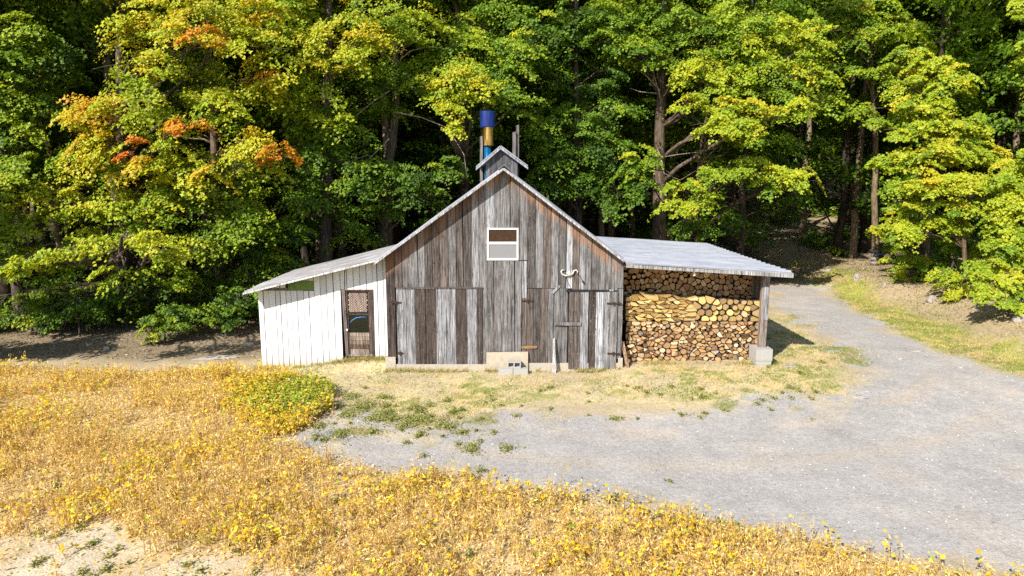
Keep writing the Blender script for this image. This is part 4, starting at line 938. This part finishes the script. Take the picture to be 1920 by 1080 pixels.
make_tree('maple_tree', 'crooked young maple with bright layered sprays right of the thick trunk', b7, P(1330, 190, 33), .16, bl, seed=19, via=[P(1309, 330, 33.6), P(1313, 280, 33.6)], tone=(.85, .72, .6), R=.62)
# slender tree at drive
b8 = gp(1639, 498); Yb = b8[1]-.8
bl = [B(*q[:4], Yb+q[5], q[4]) for q in [(1590,40,45,30,.34,.4),(1640,20,50,26,.36,0),(1600,75,36,20,.40,-.2),(1655,65,45,18,.40,-.4),(1690,45,40,22,.38,0),(1620,135,40,12,.34,0),(1660,140,40,16,.38,-.2),(1615,205,36,14,.42,-.2),(1640,225,36,12,.46,-.5),(1590,15,40,25,.36,0),(1635,435,18,9,.50,-.6),(1655,425,14,8,.46,-.6)]]
t8 = make_tree('maple_tree', 'slender pale-barked tree with metal bands and blue sap line at the drive bend', b8, P(1627, -90, b8[1]), .19, bl+topblobs(b8, 16, 19, 4, 2.5, .4, 14), seed=20, via=[P(1641, 240, b8[1]), P(1634, 110, b8[1])], tone=(1.9, 1.75, 1.45), R=.6)
BAND = m_plain('galvanised_band', (.3, .29, .27), .6, .4)
for yy, hh in ((470, .07), (484, .12), (492, .1)): c = P(1639, yy, b8[1]); bd = MB(); bd.tube([(c[0], c[1], c[2]-hh/2), (c[0], c[1], c[2]+hh/2)], .235, 12); bd.build('metal_band', BAND, t8)
tb = MB(); tb.tube([P(1632, 476, b8[1]-.28), P(1640, 477, b8[1]-.3), P(1655, 476, b8[1]-.25), P(1700, 468, b8[1]+1), P(1780, 466, b8[1]-2), P(1858, 458, b8[1]-4)], .016, 6)
tag(tb.build('sap_line', TUBEB), 'thin blue sap tubing strung between the slender tree and the shrubs', 'tubing')
# yellow sapling at right
b9 = gp(1811, 543); Yb = b9[1]+.3
bl = [B(*q[:4], Yb+q[5], q[4]) for q in [(1700,105,40,20,.42,1.5),(1740,130,50,24,.46,1),(1700,165,45,22,.44,1),(1770,165,50,24,.46,.6),(1730,200,55,20,.46,.4),(1790,140,36,26,.46,.5),(1750,240,60,22,0.445,0),(1700,250,40,18,0.445,0),(1800,230,50,22,0.445,0),(1830,285,45,24,0.485,-.3),
 (1770,285,55,24,0.505,-.5),(1710,300,50,24,0.485,-.2),(1680,350,36,20,0.465,0),(1740,345,50,24,0.525,-.6),(1800,345,55,24,0.505,-.8),(1850,345,30,24,0.465,-.4),(1790,385,45,18,0.445,-.6),(1700,380,40,16,.44,0),(1740,415,50,20,.46,.2),(1660,300,36,16,0.445,.3),(1690,200,40,16,.46,.8),(1850,300,36,20,0.485,0),(1700,430,40,16,.48,-.2),(1870,370,36,18,0.465,-.2),(1780,420,40,16,.48,0),(1820,250,40,20,0.465,0),(1820,390,24,10,0.465,-1)]]
make_tree('maple_tree', 'bright yellow-green sapling with thin trunk on the right bank', b9, P(1775, 130, b9[1]+.8), .10, bl, seed=21, via=[P(1808, 400, b9[1]), P(1800, 300, b9[1]+.3)], tone=(1.3, 1.1, .9), R=.52, size=.135, dens=1.15)
# right edge foliage
b10 = gp(1935, 560); Yb = b10[1]
bl = [B(*q[:4], Yb+q[5], q[4]) for q in [(1900,330,40,36,.46,.4),(1930,290,36,26,.50,0),(1890,390,45,36,.44,.2),(1940,380,45,45,.46,0),(1880,450,50,36,.44,0),(1930,460,50,40,.44,-.3),(1860,500,45,28,.44,0),(1960,330,40,60,.4,.5),(1915,20,26,22,.50,0),(1950,60,40,50,.44,.3),(1960,180,40,60,.36,1)]]
make_tree('maple_tree', 'leafy green tree cut by the right edge of the photo', b10, (b10[0]+.5, b10[1]+.5, 13), .12, bl, seed=22, R=.5, size=.13)
def shrub(lst, base_px, label, seed, size=.12, R=.42, dens=1.15, h=1.6):
    b = gp(*base_px); bl = [B(x, y, rx, ry, b[1]+dY, t) for x, y, rx, ry, t, dY in lst]
    make_tree('shrub', label, b, (b[0], b[1], b[2]+h), .035, bl, 'shrub', 'shrubs at the foot of the wood', seed=seed, size=size, R=R, dens=dens, per=70)
shrub([(1690,410,36,26,.42,.6),(1680,450,30,26,.40,.2),(1720,440,36,30,.38,.6),(1740,470,36,24,.28,.8)], (1700, 500), 'green shrub right beside the slender banded tree', 41)
shrub([(1700,490,40,18,.44,0),(1740,500,45,18,.42,0),(1730,525,30,10,.52,-.4),(1690,515,24,10,.50,-.3)], (1715, 522), 'low yellow-green shrub spilling over the middle of the bank', 42)
shrub([(1780,520,36,16,.47,0),(1775,545,20,16,.52,-.4),(1800,540,24,10,.56,-.3)], (1780, 560), 'small bright yellow shrub just left of the sapling foot', 43)
shrub([(1850,470,40,22,.42,.4),(1830,500,34,24,.40,.4),(1780,460,40,24,.28,1.)], (1830, 535), 'dark-centred shrub behind the sapling trunk', 44)
shrub([(1850,540,40,20,.47,0),(1890,530,40,24,.47,0),(1925,555,36,26,.42,-.4),(1880,565,36,14,.42,-.5),(1925,585,24,14,.42,-.8),(1860,520,40,20,.46,.3)], (1890, 592), 'wide bright green shrub on the bank at the right edge', 45)
shrub([(300,600,40,16,.28,0),(340,610,40,14,.30,-.2),(280,625,18,14,.47,-.6),(380,590,36,18,.26,.4),(330,585,50,18,.24,.5)], (310, 640), 'low dark green creeper shrub on the shaded bank left of the shed', 46, h=.8)
shrub([(445,590,30,26,.25,0),(470,560,30,26,.2,.4),(430,560,36,26,.2,.6)], (450, 630), 'dark shrub against the left corner of the white shed', 47)
shrub([(150,580,50,26,.2,.4),(100,600,36,20,.2,0),(200,560,40,20,.18,.8)], (150, 632), 'dark brambly shrub under the orange-tinted maple', 48)
shrub([(240,585,40,30,.16,.8),(390,545,50,30,.16,.8)], (400, 612), 'dim shrub between the maple trunk and the shed', 49)

# ------------------------------------------------------------------ the wood behind: copied trees with trunk and crown
def forest_proto(seed, tone, H=21, lowz=5, nb=20, tint=.2, Rc=3.0):
    rr = random.Random(seed); rg = np.random.default_rng(seed); t = bpy.data.objects.new('forest_tree', None); COL.objects.link(t)
    mb = MB(); pts = [Vector((rr.uniform(-.1, .1), rr.uniform(-.1, .1), z)) for z in np.linspace(-.4, H-2, 12)]; rad = [.24*(1.3 if i == 0 else 1-.07*i) for i in range(12)]
    mb.tube(pts, rad, 8, tone); bl = []
    for i in range(nb):
        z = lowz+(H-lowz)*((i+.5)/nb)**.8; a = i*2.4+rr.uniform(-.4, .4); r = Rc*rr.uniform(.35, 1)*(1-.4*max(0, (z-lowz)/(H-lowz)-.5))
        bl.append((math.cos(a)*r, math.sin(a)*r, z, rr.uniform(1.2, 1.9), rr.uniform(1.2, 1.9), rr.uniform(.5, .95), tint+rr.uniform(-.05, .07)))
        near = min(pts, key=lambda p: abs(p.z-max(1.5, z-r*.5))); limb(mb, near, bl[-1][:3], .06, .02, rr, .12, 4, tone)
    for i in range(7):
        z = rr.uniform(2.5, lowz+3); a = rr.uniform(0, 6.3); L = rr.uniform(1, 2.6); limb(mb, (0, 0, z), (math.cos(a)*L, math.sin(a)*L, z+L*rr.uniform(-.1, .5)), .03, .008, rr, .1, 4, (1.5, 1.4, 1.3))
    mb.build('trunk', BARK, t, True); crown_mesh(bl, t, rg, 85, .20, .95, .85, KITE)
    return t
protos = [forest_proto(101, (.55, .5, .48), 21, 5, 24, .22), forest_proto(102, (2.1, 1.95, 1.75), 22, 8.5, 20, .26), forest_proto(103, (.45, .45, .45), 19, 2.5, 26, .18), forest_proto(104, (1.6, 1.45, 1.3), 23, 7, 22, .2)]
def copy_tree(t):
    c = t.copy(); COL.objects.link(c)
    for ch in t.children:
        d = ch.copy(); COL.objects.link(d); d.parent = c; d.matrix_parent_inverse = Matrix.Identity(4)
    return c
for p in protos:
    for ch in p.children: ch.matrix_parent_inverse = Matrix.Identity(4)
FG = 'trees standing in the shaded wood behind the barn'
spots = []
fr = random.Random(5)
rowsY = [37, 40.5, 44, 48, 52.5, 57.5, 63, 69, 76, 84]
for ri, Yr in enumerate(rowsY):
    half = .78*Yr+3; nx_ = int(2*half/(3.7+ri*.12))
    for i in range(nx_):
        x = -half+2*half*(i+.5)/nx_+fr.uniform(-1.3, 1.3); y = Yr+fr.uniform(-1.5, 1.5)
        if 13.2 < x < 19.5 and y < 47: continue               # the drive goes into the wood here
        if abs(x-7.5) < 1.5 and y < 40: continue
        spots.append((x, y))
# more trees to the left (bank) and right
spots += [(-13.5, 31.5), (-17.5, 30.5), (-10.2, 33.5), (-21.5, 28.5), (-26, 30), (-24, 35), (-6.2, 34.2), (-15, 35), (-2.5, 37.5), (23.5, 30.5), (26.5, 34), (22.5, 37), (29, 29), (20.5, 41), (26, 26), (-19.5, 34)]
spots += [(x, y) for x, y in ((-25.5, 24.5), (-29, 27.5), (-33, 23), (-31, 32), (-36, 29), (-38, 36), (-43, 30), (-30, 38), (-36, 43), (-28.5, 19.5), (-37, 18), (-44, 22), (30.5, 24), (34, 30), (33, 37), (38, 25), (41, 33))]
lab_x = [(-99, 'beyond the left frame edge'), (0, 'behind the leftmost green maple'), (170, 'behind the orange-tinged maple'), (400, 'behind the red leaf patches'), (560, 'behind the white shed'), (720, 'left of the barn gable'), (890, 'behind the cupola'), (1010, 'right of the cupola'), (1180, 'behind the thick-trunked maple'), (1300, 'behind the crooked young maple'), (1440, 'behind the outer end of the shelter roof'), (1580, 'where the drive enters the wood'), (1690, 'behind the yellow sapling'), (1850, 'behind the right edge tree'), (1960, 'beyond the right frame edge')]
used_l = {}
kinds_l = ['dark full-crowned tree', 'pale high-crowned tree', 'low-branched bushy tree', 'tall straight tree']
for i, (x, y) in enumerate(spots):
    k = fr.choices(range(4), [3, 3, 4, 3])[0] if y < 60 else fr.choice((0, 2, 3))
    t = copy_tree(protos[k]) if i >= 4 else protos[i % 4]
    if i < 4: k = i
    s_ = fr.uniform(.88, 1.12); t.location = (x, y, float(hgt(x, y))); t.rotation_euler = (0, 0, fr.uniform(0, 6.28)); t.scale = (s_, s_, s_*fr.uniform(.95, 1.08))
    px = 960+F*x/y/cp; where = [s for a, s in lab_x if px >= a][-1] if px > -99 else 'beyond the left frame edge'
    dist = 'nearest row' if y < 43 else 'middle rows' if y < 55 else 'far rows'
    key = (k, where, dist); n_ = used_l.get(key, 0); used_l[key] = n_+1
    lb = (f"{kinds_l[k]} {where}" if n_ == 0 else f"{['second', 'third', 'fourth', 'fifth', 'sixth'][min(n_-1, 4)]} {kinds_l[k]} {where}")+f', {dist}'
    tag(t, lb, 'tree', FG)
# a maple standing left of the frame, whose shade falls on the bank
bo = (-20, 18.6, float(hgt(-20, 18.6)))
rr_ = random.Random(77); bl = [(bo[0]+rr_.uniform(-3, 2.3), bo[1]+rr_.uniform(-.5, 3.5), rr_.uniform(2.0, 8.0), 1.1, 1.1, .6, .35) for _ in range(18)]
make_tree('maple_tree', 'maple standing outside the left edge that shades the bank', bo, (bo[0], bo[1], 10), .25, bl, seed=61, per=60, size=.2)

# ------------------------------------------------------------------ undergrowth, litter, grass, crop (stuff)
def scatter(n, x0, x1, y0, y1, rg, prob):
    X = rg.uniform(x0, x1, n); Y = rg.uniform(y0, y1, n); m = rg.uniform(0, 1, n) < prob(X, Y); return X[m], Y[m]
rg = np.random.default_rng(21)
def nf(X, Y): return zones(X, Y)[6]
X, Y = scatter(9000, -34, 36, 24.5, 62, rg, lambda X, Y: nf(X, Y)*ss(.42, .62, fbm(X, Y, 2.4, 71))*(1-.95*((X > 13) & (X < 19) & (Y < 46))))
cs = np.stack([X, Y, hgt(X, Y)+rg.uniform(.15, .9, len(X))], 1)
p, nm, s_, t = sprays(cs, .5, rg.uniform(.12, .34, len(X)), rg, 34, .15); V_, k = leaf_geo(p, nm, s_, KITE, rg)
tag(npmesh('undergrowth', V_, k, LEAF, np.repeat(tint_rgb(t), k, axis=0)), 'low leafy undergrowth on the shaded forest floor', 'undergrowth', None, 'stuff')
tag(None, None) if False else None
n = 15000; X = rg.uniform(-95, 95, n); Y = rg.uniform(86, 108, n); zt = rg.uniform(0, 1, n)**.8*(27+4*fbm(X, Y, 9, 3)); cs = np.stack([X, Y, hgt(X, Y)+zt], 1)
p, nm, s_, t = sprays(cs, 1.9, .14+.12*fbm(X, Y, 6, 12), rg, 22, .75); V_, k = leaf_geo(p, nm, s_, KITE, rg)
tag(npmesh('distant_woods', V_, k, LEAF, np.repeat(tint_rgb(t), k, axis=0)), 'mass of trees closing the wood far behind the barn', 'woods', None, 'stuff')
def bits(n, x0, x1, y0, y1, prob, cols, size, name, label, rg, lift=.015, flat=.35, m=DRY, shape=KITE, kind='stuff', cat=None):
    X, Y = scatter(n, x0, x1, y0, y1, rg, prob); c = np.stack([X, Y, hgt(X, Y)+rg.uniform(.0, lift, len(X))], 1)
    nm = np.stack([rg.normal(0, flat, len(X)), rg.normal(0, flat, len(X)), np.ones(len(X))], 1)
    cc = np.array(cols)[rg.integers(0, len(cols), len(X))]*rg.uniform(.7, 1.2, (len(X), 1)); V_, k = leaf_geo(c, nm, size*rg.uniform(.5, 1.3, len(X)), shape, rg)
    tag(npmesh(name, V_, k, m, np.repeat(cc, k, axis=0)), label, cat or name.replace('_', ' '), None, kind)
bits(170000, -22, 24, 21.5, 50, lambda X, Y: np.clip(nf(X, Y)+ss(-5.5, -7, X)*ss(21.8, 22.8, Y)*.6+ss(16.8, 18, X)*.6, 0, 1)*.9, [(.14, .09, .05), (.2, .13, .08), (.26, .2, .14), (.1, .07, .05), (.42, .36, .28), (.5, .42, .33)], .075, 'leaf_litter', 'fallen leaves and twigs on the bank and forest floor', rg, .03, .5)
# blades of grass
def blades(X, Y, h, w_, cols, rg, lean=.5):
    n = len(X); z = hgt(X, Y)-.01; a = rg.uniform(0, 6.28, n); dx, dy = np.cos(a)*w_, np.sin(a)*w_; lx, ly = rg.normal(0, lean, n)*h, rg.normal(0, lean, n)*h
    V_ = np.stack([np.stack([X-dx, Y-dy, z], 1), np.stack([X+dx, Y+dy, z], 1), np.stack([X+lx, Y+ly, z+h], 1)], 1).reshape(-1, 3); return V_, np.repeat(cols, 3, axis=0)
def gprob(X, Y):
    g = zones(X, Y); n1 = fbm(X, Y, .9, 41); n2 = fbm(X, Y, .22, 43, 2)
    lone = ss(.60, .66, fbm(X, Y, .9, 59))*g[0]*ss(-1.6, .2, sdist(Z_GRASSY, X, Y))
    return np.clip(np.maximum(g[3]*(1-g[0]*.9)*(.35+ss(.4, .6, n1)), np.maximum(np.maximum(g[4]*(1-g[0])*.9, ss(15.5, 16.5, X)*(1-ss(21, 24, X))*(1-g[6]*.5)*.5*ss(.4, .6, n1)), lone))*(1-g[1])*(1-.8*g[6]), 0, 1)
X, Y = scatter(560000, -9.5, 24, 14.5, 42, rg, gprob)
inb = ((X > XL-.2) & (X < XR+.1) & (Y > 20.3)) | ((X > XR) & (X < XW) & (Y > 20.6)) | ((X > sx0) & (X < XL) & (Y > YS-.05) & (Y < YS+SD)); X, Y = X[~inb], Y[~inb]
gr = ss(.44, .56, fbm(X, Y, .8, 41)*.55+fbm(X, Y, .22, 43, 2)*.45)+.35*ss(15, 16.5, X); gr = rg.uniform(0, 1, len(X)) < gr*.8+.05
cc = np.where(gr[:, None], np.array([.17, .24, .035]), np.array([.60, .47, .22]))*rg.uniform(.65, 1.3, (len(X), 1))
hb = rg.uniform(.03, .09, len(X))
xt = np.concatenate([rg.uniform(XL-.1, XR, 2600), rg.uniform(sx0-.2, XL, 2400), rg.uniform(XR, XW+.8, 1500)]); yt = np.concatenate([BASEY-.11-np.abs(rg.normal(0, .10, 2600)), YS-.05-np.abs(rg.normal(0, .10, 2400)), 20.68-np.abs(rg.normal(0, .2, 1500))])
mk = (rg.uniform(0, 1, len(xt)) < ss(.35, .6, fbm(xt, yt, .6, 15))+.1) & ~((np.abs(xt-P(968, 690, 20.1)[0]) < .6) & (yt > 19.9)); xt, yt = xt[mk], yt[mk]
X = np.concatenate([X, xt]); Y = np.concatenate([Y, yt]); hb = np.concatenate([hb, rg.uniform(.05, .2, len(xt))]); cc = np.concatenate([cc, np.where(rg.uniform(0, 1, (len(xt), 1)) < .4, np.array([.2, .26, .05]), np.array([.55, .42, .2]))])
V_, C_ = blades(X, Y, hb, rg.uniform(.006, .012, len(X)), cc, rg, .9)
tag(npmesh('grass', V_, 3, DRY, C_), 'short dry straw-coloured grass with green patches round the barn and verge', 'grass', None, 'stuff')
# creeping weeds in the gravel edge
WEEDS = [(590,820,16),(640,815,40),(700,812,26),(755,800,20),(800,790,40),(850,775,26),(680,765,50),(720,785,40),(860,835,14),(885,838,20),(950,842,26),(900,830,12),(780,822,8),(830,820,10),(900,885,18),(870,895,18),(1010,938,30),(1150,940,30),(1080,945,20),(1240,972,26),(1300,990,22),(1380,990,18),(1350,985,14),(1165,935,12),(600,800,14),(660,745,30),(650,780,30),(1255,905,8),(1430,752,12),(1465,738,10),(1440,690,10),(1500,700,16),(1540,680,14)]
rw = random.Random(9)
for _ in range(70): WEEDS.append((rw.gauss(760, 110), rw.gauss(790, 26), rw.uniform(6, 26)))
for _ in range(60): WEEDS.append((rw.uniform(60, 900), rw.gauss(1010, 40), rw.uniform(6, 22)))
for _ in range(40): WEEDS.append((rw.uniform(900, 1550), rw.uniform(725, 790), rw.uniform(4, 14)))
Xs, Ys, Rs = [], [], []
for (px, py, r) in WEEDS:
    x, y, z = gp(px, py); R_ = r/F*y; n = int(1100*R_*R_*3)+14; a = rg.uniform(0, 6.28, n); q = np.abs(rg.normal(0, .6, n))*(.7+.3*np.sin(a*3+px))
    Xs.append(x+np.cos(a)*q*R_*1.1); Ys.append(y+np.sin(a)*q*R_*1.5)
X = np.concatenate(Xs); Y = np.concatenate(Ys); c = np.stack([X, Y, hgt(X, Y)+rg.uniform(.005, .07, len(X))], 1); nm = np.stack([rg.normal(0, .5, len(X)), rg.normal(0, .5, len(X)), np.ones(len(X))], 1)
cc = np.array([(.2, .25, .05), (.27, .29, .07), (.44, .38, .17), (.36, .33, .12), (.15, .2, .04)])[rg.integers(0, 5, len(X))]*rg.uniform(.7, 1.2, (len(X), 1)); V_, k = leaf_geo(c, nm, .045*rg.uniform(.6, 1.3, len(X)), KITE, rg)
tag(npmesh('weeds', V_, k, DRY, np.repeat(cc, k, axis=0)), 'low green weeds creeping over the edge of the gravel', 'weeds', None, 'stuff')
bits(26000, -6, 20, 10, 34, lambda X, Y: zones(X, Y)[0]*.9, [(.5, .49, .48), (.6, .58, .55), (.2, .2, .21), (.42, .36, .3)], .038, 'gravel_stones', 'loose stones scattered over the gravel', rg, .01, .3, m_leaf('stone_chip', 0., .9, .1))

# bean crop
rg = np.random.default_rng(33)
def fprob(X, Y):
    g = zones(X, Y); d = (.25+.9*ss(.3, .55, fbm(X, Y, 1.6, 91)))*(.12+.88*ss(-.25, .6, sdist(Z_FIELD, X, Y)+(fbm(X, Y, .8, 19)-.5)*.9)); return np.clip(g[1]*(1-g[2]*.93)*d*ss(7.5, 8.5, Y), 0, 1)
X, Y = scatter(34000, -19, 12, 8.2, 24, rg, fprob)
Xp, Yp = scatter(6000, -9, -3.5, 15, 20.5, rg, lambda X, Y: ss(-.1, .15, sdist(Z_PATCH, X, Y)+(fbm(X, Y, .7, 5)-.5)*.6)); X = np.concatenate([X, Xp]); Y = np.concatenate([Y, Yp])
n = len(X); patch = sdist(Z_PATCH, X, Y)+(fbm(X, Y, .7, 5)-.5)*1.3; inp = ss(-.5, .5, patch)
hh = rg.uniform(.2, .48, n)*(.6+.8*fbm(X, Y, .9, 8))*(1-.35*inp); z0 = hgt(X, Y)
STRAW = np.array([(.72, .50, .15), (.80, .60, .21), (.62, .41, .12), (.82, .66, .30), (.52, .34, .11)])
VV, CC, = [], []
# stems: thin tapering triangles crossed
lx, ly = rg.normal(0, .09, n), rg.normal(0, .09, n)
for a0 in (0, 1.57):
    a = a0+rg.uniform(0, 1, n); w_ = .008
    V_ = np.stack([np.stack([X-np.cos(a)*w_, Y-np.sin(a)*w_, z0-.02], 1), np.stack([X+np.cos(a)*w_, Y+np.sin(a)*w_, z0-.02], 1), np.stack([X+lx+.003, Y+ly, z0+hh], 1), np.stack([X+lx-.003, Y+ly, z0+hh], 1)], 1).reshape(-1, 3)
    VV.append(V_); CC.append(np.repeat(STRAW[rg.integers(0, 5, n)]*.8, 4, axis=0))
# pods and dry leaves
m = 15; i = np.repeat(np.arange(n), m); t = rg.uniform(.05, 1, len(i)); sp_ = .03+.045*rg.uniform(0, 1, len(i))
c = np.stack([X[i]+lx[i]*t+rg.normal(0, 1, len(i))*sp_, Y[i]+ly[i]*t+rg.normal(0, 1, len(i))*sp_, z0[i]+hh[i]*t], 1)
nm = rg.normal(0, 1, (len(i), 3)); nm[:, 2] *= .7
V_, k = leaf_geo(c, nm, .042*rg.uniform(.5, 1.4, len(i)), np.array([[0, -.85], [.2, 0], [0, .85], [-.2, 0]]), rg)
cc = STRAW[rg.integers(0, 5, len(i))]*rg.uniform(.7, 1.25, (len(i), 1)); VV.append(V_); CC.append(np.repeat(cc, k, axis=0))
# fallen straw
# living leaves: yellow here and there, green towards the patch corner
yl = ss(.52, .70, fbm(X, Y, 1.5, 23))*.75+.18+.5*ss(-.8, 0, -sdist(Z_FIELD, X, Y))*ss(-3, 0, X)
yl = yl+.5*ss(17.5, 19.5, Y)*ss(.35, .6, fbm(X, Y, 1.0, 29)); yl = np.clip(yl*.75+inp, 0, 1); has = np.where(rg.uniform(0, 1, n) < yl)[0]
m = 5; extra = has[inp[has] > .5]; i = np.concatenate([np.repeat(has, m), np.repeat(extra, 5)]); t = rg.uniform(.35, 1.08, len(i))
c = np.stack([X[i]+lx[i]*t+rg.normal(0, .075, len(i)), Y[i]+ly[i]*t+rg.normal(0, .075, len(i)), z0[i]+hh[i]*t], 1); nm = np.stack([rg.normal(0, .6, len(i)), rg.normal(0, .6, len(i)), np.ones(len(i))], 1)
gx0, gy0, _ = gp(590, 745); gg = np.clip(1.15-np.hypot(X[i]-gx0, (Y[i]-gy0)*1.0)/2.3, 0, 1)*ss(-.2, .2, patch[i])
gsel = rg.uniform(0, 1, len(i)) < np.clip(gg*1.15, .08, .85)
cy = np.array([(.72, .47, .015), (.68, .52, .03), (.62, .36, .02), (.60, .55, .05)])[rg.integers(0, 4, len(i))]; cg = np.array([(.22, .34, .02), (.36, .42, .03), (.15, .25, .02)])[rg.integers(0, 3, len(i))]
cc = np.where(gsel[:, None], cg, cy)*rg.uniform(.75, 1.2, (len(i), 1))
V_, k = leaf_geo(c, nm, .078*rg.uniform(.6, 1.3, len(i)), np.array([[0, -.5], [.38, -.1], [.25, .3], [0, .55], [-.25, .3], [-.38, -.1]])[[0, 1, 3, 5]], rg); VV.append(V_); CC.append(np.repeat(cc, 4, axis=0))
tag(npmesh('bean_crop', np.concatenate(VV), 4, DRY, np.concatenate(CC)), 'ripe straw-brown bean plants with scattered yellow leaves and a green corner', 'crop', None, 'stuff')
bits(130000, -19, 12, 8.2, 23, lambda X, Y: zones(X, Y)[1]*.85*(1-.75*zones(X, Y)[2]), [tuple(s) for s in STRAW]+[(.75, .6, .35)], .055, 'straw_debris', 'fallen straw, pods and leaves on the field soil', rg, .04, .7)
